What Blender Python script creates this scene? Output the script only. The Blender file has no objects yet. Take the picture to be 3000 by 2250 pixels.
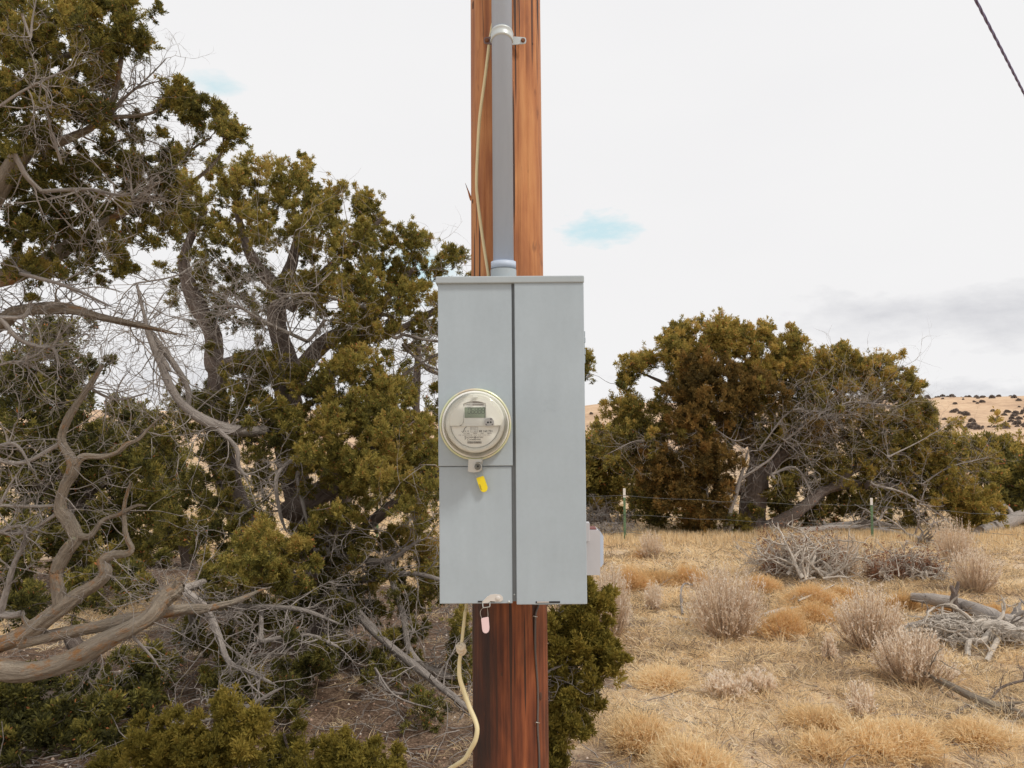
import bpy, bmesh, math, random
import numpy as np
from mathutils import Vector, Matrix
R_ = math.radians
rng = np.random.default_rng(7)
random.seed(7)
C = bpy.context.scene.collection
S = bpy.context.scene

# ------------------------------------------------------------------ camera
F = 2310.0                                    # focal length in photo pixels (3000 wide)
PITCH, ROLL = R_(2.45), R_(-0.42)
CAM = Vector((0, 0, 1.6))
RM = (Matrix.Rotation(R_(90) + PITCH, 3, 'X') @ Matrix.Rotation(ROLL, 3, 'Z'))
cd = bpy.data.cameras.new('camera'); cam = bpy.data.objects.new('camera', cd); C.objects.link(cam)
cam.matrix_world = Matrix.Translation(CAM) @ RM.to_4x4()
cd.sensor_width = 36; cd.lens = 36 * F / 3000; cd.clip_start = 0.05; cd.clip_end = 5000
S.camera = cam

def ray(px, py):
    return RM @ Vector(((px - 1500) / F, -(py - 1125) / F, -1))
def P(px, py, D):
    r = ray(px, py); return CAM + r * (D / r.y)

# ------------------------------------------------------------------ sky and sun
SUN_EL, SUN_AZ = R_(52), R_(128)              # azimuth clockwise from +Y: high, to the right and a little in front of the box
w = bpy.data.worlds.new('World'); S.world = w; w.use_nodes = True
N = w.node_tree.nodes; L = w.node_tree.links; N.clear()
def wn(t, **k):
    n = N.new(t)
    for a, b in k.items(): setattr(n, a, b)
    return n
out = wn('ShaderNodeOutputWorld')
sky = wn('ShaderNodeTexSky', sky_type='NISHITA', sun_disc=False)
sky.sun_elevation = SUN_EL; sky.sun_rotation = SUN_AZ; sky.air_density = 1.0; sky.dust_density = 2.0
bgs = wn('ShaderNodeBackground'); bgs.inputs[1].default_value = 0.15
L.new(sky.outputs[0], bgs.inputs[0])
tc = wn('ShaderNodeTexCoord')
def mth(op, a, b=None, c=None, clamp=False):
    n = wn('ShaderNodeMath', operation=op); n.use_clamp = clamp
    for i, v in enumerate((a, b, c)):
        if v is None: continue
        if isinstance(v, (int, float)): n.inputs[i].default_value = v
        else: L.new(v, n.inputs[i])
    return n.outputs[0]
nz = wn('ShaderNodeTexNoise'); nz.inputs['Scale'].default_value = 7; nz.inputs['Detail'].default_value = 7
nz.inputs['Roughness'].default_value = .6
mp = wn('ShaderNodeMapping'); mp.inputs['Scale'].default_value = (1, 1, 2.6)
L.new(tc.outputs['Generated'], mp.inputs[0]); L.new(mp.outputs[0], nz.inputs['Vector'])
nzo = nz.outputs['Fac']
def blob(px, py, sx, sz, soft=.5, amp=4.8):
    """cloud hole / cloud mass centred on a direction of the sky, ragged by noise"""
    d = ray(px, py).normalized()
    s = wn('ShaderNodeVectorMath', operation='SUBTRACT'); L.new(tc.outputs['Generated'], s.inputs[0]); s.inputs[1].default_value = d
    m = wn('ShaderNodeVectorMath', operation='MULTIPLY'); L.new(s.outputs[0], m.inputs[0]); m.inputs[1].default_value = (1 / sx, 1 / sx, 1 / sz)
    ln = wn('ShaderNodeVectorMath', operation='LENGTH'); L.new(m.outputs[0], ln.inputs[0])
    v = mth('ADD', ln.outputs['Value'], mth('MULTIPLY', mth('SUBTRACT', nzo, .46), amp))
    return mth('DIVIDE', mth('SUBTRACT', 1.0, v), soft, clamp=True)
hole = None
for b in ((1785, 675, .085, .022, .7), (1230, 790, .06, .05, 1.2), (625, 255, .04, .013, 1.3), (1700, 1290, .06, .02, .9)):
    f = blob(*b); hole = f if hole is None else mth('MAXIMUM', hole, f)
grey = blob(2900, 915, .27, .045, .9, 2.6)
grey = mth('MAXIMUM', grey, mth('MULTIPLY', blob(2950, 1150, .22, .02, .9), .8))
grey = mth('MAXIMUM', grey, mth('MULTIPLY', blob(700, 1150, .4, .08, 1.2), .75))
mixc = wn('ShaderNodeMix', data_type='RGBA')
mixc.inputs[6].default_value = (.90, .895, .90, 1); mixc.inputs[7].default_value = (.60, .605, .64, 1)
L.new(mth('MULTIPLY', grey, .95, clamp=True), mixc.inputs[0])
soft = wn('ShaderNodeMix', data_type='RGBA')       # faint unevenness of the overcast
soft.inputs[7].default_value = (.85, .845, .862, 1); L.new(mixc.outputs[2], soft.inputs[6])
n2 = wn('ShaderNodeTexNoise'); n2.inputs['Scale'].default_value = 2.2; n2.inputs['Detail'].default_value = 3
L.new(mp.outputs[0], n2.inputs['Vector'])
L.new(mth('MULTIPLY', mth('SUBTRACT', n2.outputs['Fac'], .45, clamp=True), 1.6, clamp=True), soft.inputs[0])
bgc = wn('ShaderNodeBackground'); bgc.inputs[1].default_value = 1.0
veil = wn('ShaderNodeMix', data_type='RGBA'); veil.inputs[7].default_value = (.68, .90, .92, 1)   # thin veil of cloud where the blue shows
L.new(mth('MULTIPLY', hole, .9), veil.inputs[0]); L.new(soft.outputs[2], veil.inputs[6]); L.new(veil.outputs[2], bgc.inputs[0])
ms = wn('ShaderNodeMixShader'); L.new(mth('MULTIPLY', hole, .22), ms.inputs[0]); L.new(bgc.outputs[0], ms.inputs[1]); L.new(bgs.outputs[0], ms.inputs[2])
L.new(ms.outputs[0], out.inputs[0])

sd = bpy.data.lights.new('sun', 'SUN'); sd.energy = 2.1; sd.angle = R_(10); sd.color = (1, .95, .87)
so = bpy.data.objects.new('sun', sd); C.objects.link(so)
sv = Vector((math.cos(SUN_EL) * math.sin(SUN_AZ), math.cos(SUN_EL) * math.cos(SUN_AZ), math.sin(SUN_EL)))
so.rotation_euler = sv.to_track_quat('Z', 'Y').to_euler(); so.location = (5, -5, 12)
S.view_settings.view_transform = 'Standard'; S.view_settings.look = 'None'
S.view_settings.exposure = 0.0; S.view_settings.gamma = 1

# ------------------------------------------------------------------ materials
def mat(name, base=(.5, .5, .5), rough=.6, metal=0.0, spec=.5):
    m = bpy.data.materials.new(name); m.use_nodes = True
    b = m.node_tree.nodes['Principled BSDF']
    b.inputs['Base Color'].default_value = (*base, 1); b.inputs['Roughness'].default_value = rough
    b.inputs['Metallic'].default_value = metal; b.inputs['Specular IOR Level'].default_value = spec
    return m
class NT:
    def __init__(s, m): s.t = m.node_tree; s.b = s.t.nodes['Principled BSDF']
    def n(s, t, **k):
        x = s.t.nodes.new(t)
        for a, b in k.items(): setattr(x, a, b)
        return x
    def l(s, a, b): s.t.links.new(a, b)
    def coord(s, scale=(1, 1, 1), kind='Object'):
        c = s.n('ShaderNodeTexCoord'); m = s.n('ShaderNodeMapping'); m.inputs['Scale'].default_value = scale
        s.l(c.outputs[kind], m.inputs[0]); return m.outputs[0]
    def noise(s, v, scale, detail=4, rough=.55, dist=0):
        x = s.n('ShaderNodeTexNoise'); x.inputs['Scale'].default_value = scale; x.inputs['Detail'].default_value = detail
        x.inputs['Roughness'].default_value = rough; x.inputs['Distortion'].default_value = dist
        s.l(v, x.inputs['Vector']); return x.outputs['Fac']
    def ramp(s, f, stops, interp='LINEAR'):
        x = s.n('ShaderNodeValToRGB'); x.color_ramp.interpolation = interp
        e = x.color_ramp.elements
        while len(e) < len(stops): e.new(.5)
        for i, (p, c) in enumerate(stops):
            e[i].position = p; e[i].color = (*c, 1) if len(c) == 3 else c
        s.l(f, x.inputs[0]); return x.outputs[0]
    def mix(s, f, a, b, mode='MIX'):
        x = s.n('ShaderNodeMix', data_type='RGBA', blend_type=mode)
        for i, v in ((0, f), (6, a), (7, b)):
            if isinstance(v, (int, float)): x.inputs[i].default_value = v
            elif isinstance(v, tuple): x.inputs[i].default_value = (*v, 1)
            else: s.l(v, x.inputs[i])
        return x.outputs[2]
    def math(s, op, a, b=0.0, clamp=False):
        x = s.n('ShaderNodeMath', operation=op); x.use_clamp = clamp
        for i, v in enumerate((a, b)):
            if isinstance(v, (int, float)): x.inputs[i].default_value = v
            else: s.l(v, x.inputs[i])
        return x.outputs[0]
    def col(s, c): s.l(c, s.b.inputs['Base Color'])
    def bump(s, h, st=.3, d=.01):
        x = s.n('ShaderNodeBump'); x.inputs['Strength'].default_value = st; x.inputs['Distance'].default_value = d
        s.l(h, x.inputs['Height']); s.l(x.outputs[0], s.b.inputs['Normal'])
    def attr(s, name):
        x = s.n('ShaderNodeAttribute'); x.attribute_name = name; return x.outputs['Fac']
def g3(v): return (v, v, v)

def leafmat(name, stops, trans=.45):
    m = mat(name, rough=.75, spec=.2); t = NT(m)
    c = t.ramp(t.attr('tone'), stops); t.col(c)
    tl = t.n('ShaderNodeBsdfTranslucent'); t.l(c, tl.inputs[0]); mx = t.n('ShaderNodeMixShader'); mx.inputs[0].default_value = trans
    o = t.t.nodes['Material Output']; t.l(t.b.outputs[0], mx.inputs[1]); t.l(tl.outputs[0], mx.inputs[2]); t.l(mx.outputs[0], o.inputs[0]); return m
M = {}
OL = [(0, (.022, .022, .008)), (.3, (.052, .049, .013)), (.6, (.105, .090, .020)), (.85, (.165, .130, .032)), (.93, (.17, .115, .033)), (1, (.23, .085, .032))]
M['juniper'] = leafmat('juniper_foliage', [(p, (c[0]*2.85, c[1]*2.85, c[2]*3.0)) for p, c in OL])
M['juniper_brown'] = leafmat('juniper_brown_foliage', [(p, (c[0]*3.3, c[1]*3.1, c[2]*3.3)) for p, c in OL])
M['juniper_bright'] = leafmat('juniper_bright_foliage', [(0, (.09, .082, .018)), (.4, (.21, .17, .032)), (.8, (.32, .25, .05)), (1, (.38, .27, .06))])
M['juniper_rust'] = leafmat('juniper_rust_foliage', [(0, (.08, .058, .02)), (.4, (.19, .128, .038)), (.8, (.32, .20, .058)), (1, (.42, .22, .07))])
M['grass'] = leafmat('dry_grass', [(0, (.19, .145, .11)), (.22, (.46, .345, .23)), (.48, (.84, .635, .365)), (.8, (.95, .78, .50)), (1, (.95, .87, .72))])
M['golden'] = leafmat('golden_snakeweed', [(0, (.30, .19, .10)), (.4, (.68, .45, .20)), (.8, (.84, .60, .31)), (1, (.90, .70, .45))])
M['rabbit_stem'] = leafmat('rabbitbrush_stem', [(0, (.58, .44, .31)), (.5, (.82, .66, .49)), (1, (.90, .77, .61))])
M['tuft'] = leafmat('orange_dry_grass', [(0, (.30, .21, .12)), (.4, (.78, .575, .31)), (.8, (.92, .73, .45)), (1, (.95, .84, .60))])
M['rabbit_tip'] = leafmat('rabbitbrush_seed', [(0, (.78, .62, .47)), (.5, (.96, .85, .70)), (1, (.99, .94, .86))], .65)
M['rust_needles'] = leafmat('dead_rust_needles', [(0, (.20, .10, .06)), (1, (.42, .22, .13))])

def barkmat(name, dark, light, lichen=0, sc=18):
    m = mat(name, rough=.85, spec=.2); t = NT(m)
    at = t.n('ShaderNodeAttribute'); at.attribute_name = 'fibre'
    def vv(k): q = t.n('ShaderNodeMapping'); q.inputs['Scale'].default_value = k; t.l(at.outputs['Vector'], q.inputs[0]); return q.outputs[0]
    a = t.attr('tone'); v = vv((1, 1, .5))
    n = t.noise(vv((1, 1, .10)), sc * 2.2, 6, .7, .6); nf = t.noise(vv((1, 1, .14)), sc * 9, 4, .7)
    c = t.ramp(t.math('ADD', t.math('MULTIPLY', n, .45), t.math('ADD', t.math('MULTIPLY', nf, .42), t.math('MULTIPLY', a, .15))), [(.28, dark), (.5, tuple((x + y) / 2 for x, y in zip(dark, light))), (.75, light)])
    if lichen:
        c = t.mix(t.ramp(t.noise(v, 16, 8, .72), [(.53, g3(0)), (.62, g3(.8))]), c, (.38, .18, .06))
        c = t.mix(t.ramp(t.noise(vv((1, 1, .7)), 13.3, 6, .7), [(.62, g3(0)), (.66, g3(1))]), c, (.46, .46, .32))
    t.col(c); t.bump(t.math('ADD', n, t.math('MULTIPLY', nf, .6)), 1.0, .03); return m
M['bark'] = barkmat('juniper_bark', (.05, .038, .032), (.33, .26, .22))
M['bark_lichen'] = barkmat('juniper_bark_lichen', (.11, .088, .068), (.48, .40, .31), 1, 14)
M['dead'] = barkmat('dead_wood', (.17, .145, .13), (.52, .46, .41), 0, 10)
M['deadpale'] = barkmat('weathered_wood', (.34, .29, .24), (.78, .69, .59), 0, 10)

# utility pole wood
m = M['pole'] = mat('pole_wood', rough=.62, spec=.35); t = NT(m)
v = t.coord((1, 1, .05)); vs = t.coord((1, 1, .35)); vb = t.coord((1, 1, .16))
gr = t.noise(v, 75, 5, .55); br = t.noise(vs, 12, 4, .55, .4); st = t.noise(vb, 9, 5, .6)
sep = t.n('ShaderNodeSeparateXYZ'); tco = t.n('ShaderNodeTexCoord'); t.l(tco.outputs['Object'], sep.inputs[0])
hz = t.math('DIVIDE', t.math('SUBTRACT', sep.outputs['Z'], 1.02), .55, True)                # the lower pole is redder and darker than the upper pole
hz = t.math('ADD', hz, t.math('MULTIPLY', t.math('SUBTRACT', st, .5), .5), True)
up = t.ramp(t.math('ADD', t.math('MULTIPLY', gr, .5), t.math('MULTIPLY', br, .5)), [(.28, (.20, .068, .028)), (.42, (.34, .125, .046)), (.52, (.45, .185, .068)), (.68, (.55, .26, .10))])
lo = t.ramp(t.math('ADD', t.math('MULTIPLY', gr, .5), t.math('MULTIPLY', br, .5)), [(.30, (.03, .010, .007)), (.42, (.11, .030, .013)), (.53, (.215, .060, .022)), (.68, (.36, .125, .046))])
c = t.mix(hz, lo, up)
# near-black band, broken up by noise, down the lower left side
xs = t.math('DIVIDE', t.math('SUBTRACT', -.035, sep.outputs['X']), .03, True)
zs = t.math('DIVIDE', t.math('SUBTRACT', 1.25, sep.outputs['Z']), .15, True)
dark_left = t.math('MULTIPLY', t.math('MULTIPLY', xs, zs), t.ramp(st, [(.3, g3(.25)), (.55, g3(1))]), True)
c = t.mix(t.math('MULTIPLY', dark_left, .9), c, (.018, .012, .012))
c = t.mix(t.ramp(t.noise(t.coord((1, 1, .022)), 55, 2, .5), [(.60, g3(0)), (.625, g3(1))]), c, (.05, .02, .012))   # drying checks
c = t.mix(t.ramp(t.noise(vs, 30, 3, .5), [(.67, g3(0)), (.74, g3(.6))]), c, (.12, .045, .022))
t.col(c); t.bump(t.math('ADD', gr, t.noise(t.coord((1, 1, .022)), 55, 2, .5)), .55, .008)

def paint(name, base, rough=.45, var=.08, metal=0., spec=.5, sc=(1, 1, 1)):
    m = mat(name, base, rough, metal, spec); t = NT(m)
    n = t.noise(t.coord(sc), 6, 5, .6); n2 = t.noise(t.coord(sc), 90, 3, .6)
    n4 = t.noise(t.coord((sc[0] * 1., sc[1] * 1., sc[2] * .12)), 38, 4, .6)
    f = t.math('ADD', t.math('ADD', t.math('MULTIPLY', n, .55), t.math('MULTIPLY', n4, .25)), t.math('MULTIPLY', n2, .20))
    t.col(t.ramp(f, [(.3, tuple(x * (1 - var) for x in base)), (.7, tuple(min(1, x * (1 + var)) for x in base))]))
    r = t.ramp(n, [(.3, g3(rough * .85)), (.7, g3(min(1, rough * 1.2)))]); t.l(r, t.b.inputs['Roughness'])
    t.bump(n2, .06, .002); return m
M['paint'] = paint('grey_enamel', (.365, .42, .46), .42, .09)
M['paint_dark'] = paint('grey_enamel_recess', (.17, .185, .195), .5, .15)
M['cap'] = paint('grey_cap', (.36, .40, .42), .45, .06)
M['conduit'] = paint('conduit_grey', (.45, .51, .61), .5, .08, sc=(1, 1, .15))
M['zinc'] = paint('galvanised', (.55, .58, .57), .42, .15, .35)
M['zinc_rust'] = paint('rusty_strap', (.22, .15, .15), .6, .25, .2)
M['rust'] = paint('rust', (.22, .085, .035), .8, .4)
M['steel'] = paint('steel_bracket', (.55, .54, .50), .32, .12, .8)
M['black'] = mat('dark_hole', (.02, .02, .022), .6)
M['alu'] = paint('outlet_box_grey', (.50, .49, .51), .4, .07, .1)
m = M['brass'] = mat('yellow_zinc', rough=.33, metal=.55); t = NT(m)
t.col(t.ramp(t.noise(t.coord(), 14, 2, .5), [(.32, (.68, .56, .44)), (.45, (.76, .71, .52)), (.55, (.64, .68, .42)), (.68, (.76, .66, .56))]))
M['cream'] = paint('meter_cream', (.85, .84, .79), .5, .03)
M['creamshade'] = paint('meter_inner_cream', (.78, .76, .70), .55, .04)
M['white'] = paint('meter_plate', (.86, .86, .84), .5, .02)
M['portgrey'] = paint('port_plastic', (.60, .59, .61), .45, .03)
M['lcd'] = paint('lcd_glass', (.26, .31, .23), .25, .06)
M['ink'] = mat('ink', (.05, .045, .045), .7)
M['inklight'] = mat('ink_light', (.20, .18, .17), .7)
M['lcdink'] = mat('lcd_segments', (.03, .04, .03), .5)
M['bar'] = paint('barcode_grey', (.36, .32, .30), .6, .25, sc=(14, 1, .1))
M['yellow'] = paint('yellow_tag', (.80, .62, .01), .4, .05)
M['pink'] = paint('pink_tag', (.78, .58, .58), .4, .04)
M['wire'] = mat('seal_wire', (.50, .48, .44), .4, .6)
M['latch'] = paint('latch_tape', (.60, .56, .52), .5, .06)
M['cord'] = paint('yellow_cord', (.66, .56, .33), .6, .14, sc=(1, 1, .4))
M['cordpale'] = paint('knot_cord', (.62, .52, .38), .75, .14)
M['ground_wire'] = paint('ground_wire', (.12, .10, .09), .55, .2, .3)
M['service'] = mat('service_wire', (.13, .11, .24), .5)
M['postgreen'] = paint('post_green', (.13, .21, .11), .6, .2)
M['postwhite'] = paint('post_white', (.74, .70, .64), .6, .1)
M['fencewire'] = mat('fence_wire', (.16, .16, .155), .6, .3)
m = M['glass'] = bpy.data.materials.new('meter_glass'); m.use_nodes = True; nt = m.node_tree; nt.nodes.clear()
o_ = nt.nodes.new('ShaderNodeOutputMaterial'); tr = nt.nodes.new('ShaderNodeBsdfTransparent'); gl = nt.nodes.new('ShaderNodeBsdfGlossy'); fr = nt.nodes.new('ShaderNodeFresnel'); mx = nt.nodes.new('ShaderNodeMixShader')
tr.inputs[0].default_value = (.97, .97, .94, 1); gl.inputs['Roughness'].default_value = .08; fr.inputs[0].default_value = 1.42
nt.links.new(fr.outputs[0], mx.inputs[0]); nt.links.new(tr.outputs[0], mx.inputs[1]); nt.links.new(gl.outputs[0], mx.inputs[2]); nt.links.new(mx.outputs[0], o_.inputs[0])

# ------------------------------------------------------------------ object helpers
def tag(o, label=None, cat=None, group=None, kind=None):
    if label: o['label'] = label
    if cat: o['category'] = cat
    if group: o['group'] = group
    if kind: o['kind'] = kind
    return o
def empty(name, loc, label, cat, group=None):
    o = bpy.data.objects.new(name, None); C.objects.link(o); o.location = loc; o.empty_display_size = .1
    return tag(o, label, cat, group)
def link(name, me, m, parent=None, smooth=False):
    if m is not None: me.materials.append(m)
    o = bpy.data.objects.new(name, me); C.objects.link(o)
    if parent is not None:
        o.parent = parent
        p = parent; off = Vector(p.location)
        while p.parent is not None: p = p.parent; off += p.location
        o.location = -off                                      # vertices are given in world coordinates
    if smooth: me.shade_smooth()
    return o
def np_mesh(name, V, Fc, tone=None, fib=None):
    me = bpy.data.meshes.new(name); V = np.asarray(V, dtype=np.float32); Fc = np.asarray(Fc, dtype=np.int32)
    k = Fc.shape[1]; nf = len(Fc)
    me.vertices.add(len(V)); me.vertices.foreach_set('co', V.ravel())
    me.loops.add(nf * k); me.loops.foreach_set('vertex_index', Fc.ravel())
    me.polygons.add(nf); me.polygons.foreach_set('loop_start', np.arange(0, nf * k, k, dtype=np.int32))
    if tone is not None:
        a = me.attributes.new('tone', 'FLOAT', 'FACE'); a.data.foreach_set('value', np.asarray(tone, dtype=np.float32))
    if fib is not None and len(fib) == len(V):
        a = me.attributes.new('fibre', 'FLOAT_VECTOR', 'POINT'); a.data.foreach_set('vector', np.asarray(fib, dtype=np.float32).ravel())
    me.update(calc_edges=True); return me
def bm_obj(name, bm, m, parent=None, smooth=False):
    bmesh.ops.recalc_face_normals(bm, faces=bm.faces)
    me = bpy.data.meshes.new(name); bm.to_mesh(me); bm.free(); return link(name, me, m, parent, smooth)
def add_box(bm, x0, x1, y0, y1, z0, z1, bev=0, seg=2):
    r = bmesh.ops.create_cube(bm, size=1, matrix=Matrix.Translation(((x0 + x1) / 2, (y0 + y1) / 2, (z0 + z1) / 2)) @ Matrix.Diagonal((x1 - x0, y1 - y0, z1 - z0, 1)))
    if bev:
        es = {e for v in r['verts'] for e in v.link_edges}
        bmesh.ops.bevel(bm, geom=list(es), offset=bev, segments=seg, affect='EDGES', profile=.5)
def add_cyl(bm, a, b, r0, r1=None, seg=24):
    a, b = Vector(a), Vector(b); d = b - a; r1 = r0 if r1 is None else r1
    q = d.to_track_quat('Z', 'Y').to_matrix().to_4x4()
    bmesh.ops.create_cone(bm, cap_ends=True, segments=seg, radius1=r0, radius2=r1, depth=d.length, matrix=Matrix.Translation((a + b) / 2) @ q)
def lathe(bm, prof, centre, seg=96, axis='Y'):
    """profile of (radius, offset toward -Y) spun about the Y axis through centre"""
    rings = []
    for r, h in prof:
        if r < 1e-6: rings.append([bm.verts.new((centre[0], centre[1] - h, centre[2]))]); continue
        rings.append([bm.verts.new((centre[0] + r * math.cos(2 * math.pi * i / seg), centre[1] - h, centre[2] + r * math.sin(2 * math.pi * i / seg))) for i in range(seg)])
    for a, b in zip(rings, rings[1:]):
        for i in range(seg):
            j = (i + 1) % seg
            if len(a) == 1 and len(b) == 1: continue
            if len(a) == 1: bm.faces.new((a[0], b[i], b[j]))
            elif len(b) == 1: bm.faces.new((a[i], a[j], b[0]))
            else: bm.faces.new((a[i], a[j], b[j], b[i]))
def prism(bm, pts, y0, y1):
    """polygon of (x, z) extruded along Y"""
    f = [bm.verts.new((x, y0, z)) for x, z in pts]; b = [bm.verts.new((x, y1, z)) for x, z in pts]
    bm.faces.new(f); bm.faces.new(b[::-1]); n = len(pts)
    for i in range(n): bm.faces.new((f[i], b[i], b[(i + 1) % n], f[(i + 1) % n]))
def smooth_line(pts, n):
    pts = np.asarray(pts, float); k = len(pts)
    if k < 3:
        t = np.linspace(0, 1, n)[:, None]; return pts[0] * (1 - t) + pts[-1] * t
    ex = np.vstack([2 * pts[0] - pts[1], pts, 2 * pts[-1] - pts[-2]]); u = np.linspace(0, k - 1 - 1e-6, n); i = u.astype(int); f = (u - i)[:, None]
    p0, p1, p2, p3 = ex[i], ex[i + 1], ex[i + 2], ex[i + 3]
    return .5 * (2 * p1 + (p2 - p0) * f + (2 * p0 - 5 * p1 + 4 * p2 - p3) * f ** 2 + (3 * p1 - p0 - 3 * p2 + p3) * f ** 3)
def tubes_arrays(lines, sides=5, gnarl=0., tones=None):
    """lines: list of (pts (n,3), radii (n,)); returns V, F, tone - vectorised per polyline length"""
    buckets = {}
    for i, (p, r) in enumerate(lines): buckets.setdefault(len(p), []).append(i)
    Vs, Fs, Ts, Us = [], [], [], []; off = 0
    for n, idx in buckets.items():
        Pn = np.stack([lines[i][0] for i in idx]); Rn = np.stack([lines[i][1] for i in idx]); m = len(idx)
        T = np.gradient(Pn, axis=1); T /= np.linalg.norm(T, axis=2, keepdims=True) + 1e-9
        ref = np.array([.21, -.93, .3]); ref = ref / np.linalg.norm(ref)
        A = np.cross(T, ref); A /= np.linalg.norm(A, axis=2, keepdims=True) + 1e-9; B = np.cross(T, A)
        th = np.arange(sides) / sides * 2 * np.pi
        rr = Rn[:, :, None] * np.ones(sides)
        if gnarl:
            ph = rng.uniform(0, 6.28, (m, 1, 1)); s = (np.concatenate([np.zeros((m, 1)), np.cumsum(np.linalg.norm(np.diff(Pn, axis=1), axis=2), 1)], 1) / (Rn.mean(1)[:, None] + 1e-6))[:, :, None] * .30
            fx = rng.uniform(-1, 1, (m, 1, sides)); fy = rng.uniform(-1, 1, (m, 1, sides)); tw = .5 + .5 * np.sin(s * .9 + ph)     # fibrous ridges that drift along the limb
            rr = rr * (1 + gnarl * (.55 * np.sin(2 * th + ph + s) + .4 * np.sin(5 * th - ph * 2 + s * .9) + .45 * np.sin(s * 1.9 + ph) + .55 * (fx * tw + fy * (1 - tw)) + rng.uniform(-.18, .18, (m, n, sides))))
        V = Pn[:, :, None, :] + rr[..., None] * (A[:, :, None, :] * np.cos(th)[:, None] + B[:, :, None, :] * np.sin(th)[:, None])
        Vs.append(V.reshape(-1, 3))
        sl_ = np.concatenate([np.zeros((m, 1)), np.cumsum(np.linalg.norm(np.diff(Pn, axis=1), axis=2), 1)], 1) + rng.uniform(0, 40, (m, 1)); rm = Rn.mean(1)[:, None, None]
        Us.append(np.stack([np.cos(th) * rm * np.ones((m, n, 1)), np.sin(th) * rm * np.ones((m, n, 1)), sl_[:, :, None] * np.ones(sides)], -1).reshape(-1, 3))
        base = off + (np.arange(m) * n * sides)[:, None, None] + (np.arange(n - 1) * sides)[None, :, None]
        j = np.arange(sides); jn = (j + 1) % sides
        q = np.stack([base + j, base + jn, base + sides + jn, base + sides + j], axis=-1)
        Fs.append(q.reshape(-1, 4)); off += m * n * sides
        tn = (np.array([tones[i] for i in idx]) if tones is not None else rng.random(m)); Ts.append(np.repeat(tn, (n - 1) * sides))
        # closed ends
        for e in (0, n - 1):
            b = off - m * n * sides + (np.arange(m) * n * sides)[:, None] + e * sides
            for k in range(1, sides - 2, 2):
                Fs.append(np.stack([b[:, 0], b[:, 0] + k, b[:, 0] + k + 1, b[:, 0] + min(k + 2, sides - 1)], -1)); Ts.append(tn)
    return np.vstack(Vs), np.vstack(Fs), np.concatenate(Ts), np.vstack(Us)
def tubes(name, lines, m, parent=None, sides=5, gnarl=0., smooth=True):
    V, Fc, T, U = tubes_arrays(lines, sides, gnarl); return link(name, np_mesh(name, V, Fc, T, U), m, parent, smooth)
def cable(name, pts, r, m, parent=None, n=80, sides=10):
    p = smooth_line(pts, n); return tubes(name, [(p, np.full(n, r) if np.isscalar(r) else np.interp(np.linspace(0, 1, n), np.linspace(0, 1, len(r)), r))], m, parent, sides)
def unit(a): return a / (np.linalg.norm(a, axis=-1, keepdims=True) + 1e-9)
def blades(base, d, ln, wd, bend=None):
    """diamond leaves: base (n,3), dir (n,3), length, width; returns V, F"""
    n = len(base); ref = unit(rng.normal(size=(n, 3))); side = unit(np.cross(d, ref))
    ln = np.asarray(ln).reshape(-1, 1); wd = np.asarray(wd).reshape(-1, 1)
    mid = base + d * ln * .5; tip = base + d * ln
    if bend is not None: tip = tip + bend
    V = np.stack([base, mid + side * wd * .5, tip, mid - side * wd * .5], 1).reshape(-1, 3)
    return V, np.arange(n * 4).reshape(-1, 4)
def join(parts):
    Vs, Fs, Ts, Us = [], [], [], []; o = 0
    for q in parts:
        Vs.append(q[0]); Fs.append(q[1] + o); Ts.append(q[2]); o += len(q[0])
        if len(q) > 3: Us.append(q[3])
    return (np.vstack(Vs), np.vstack(Fs), np.concatenate(Ts)) + ((np.vstack(Us),) if Us else ())

# ------------------------------------------------------------------ terrain
def sst(a, b, x): t = np.clip((x - a) / (b - a), 0, 1); return t * t * (3 - 2 * t)
def gz(x, y):
    x = np.asarray(x, float); y = np.asarray(y, float)
    yy = np.clip(y, 0, None)
    z = -.056 * np.minimum(yy, 22) - .25 * sst(20, 70, yy)
    z = z + .03 * np.sin(x * 1.9 + 1.1 * np.sin(y * 1.3)) * np.sin(y * 1.7 + .6) + .018 * np.sin(x * 4.3 + y * 2.1) + .012 * np.sin(x * 7.7 - y * 6.1)
    z = z + .25 * np.sin(x * .07 + 1) * np.sin(y * .06) * sst(25, 60, yy)
    # far mesa and nearer tan hill
    px = x / np.maximum(yy, 1) * F
    r1 = np.interp(px, [-3000, -1500, -300, 150, 330, 700, 1180, 1260, 1290, 1360, 1500, 2200], [9, 7.5, 6.2, 6, 9.5, 10, 10.6, 11.4, 11.4, 10.6, 10.2, 13])
    z = z + (r1 + 1.2 + .5 * np.sin(x * .05)) * sst(230, 430, yy) * (1 - .3 * sst(520, 900, yy))
    z = z + 7.5 * sst(120, 300, yy) * (1 - sst(310, 420, yy)) * np.exp(-((x - 270) / 80.) ** 2)
    z = z + 3.8 * sst(150, 300, yy) * (1 - sst(310, 420, yy)) * np.exp(-((x - 42) / 26.) ** 2)
    return z
def G(px, py):
    """where the pixel's sight line meets the ground"""
    r = ray(px, py); D = 2.5
    while D < 80:
        p = CAM + r * (D / r.y)
        if p.z <= float(gz(p.x, p.y)): break
        D *= 1.004
    return Vector((p.x, p.y, float(gz(p.x, p.y))))
ys = np.concatenate([np.linspace(-20, 1, 22), 1 + np.cumsum(np.linspace(.07, .28, 170)), ]); ys = np.concatenate([ys, ys[-1] + np.cumsum(np.geomspace(.3, 14, 130))])
us = np.linspace(-1, 1, 321)
X = np.outer(np.ones(len(ys)), us); half = np.maximum(22, ys * 1.35)[:, None]
XX = half * X; YY = ys[:, None] * np.ones_like(X)
ZZ = gz(XX, YY)
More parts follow.
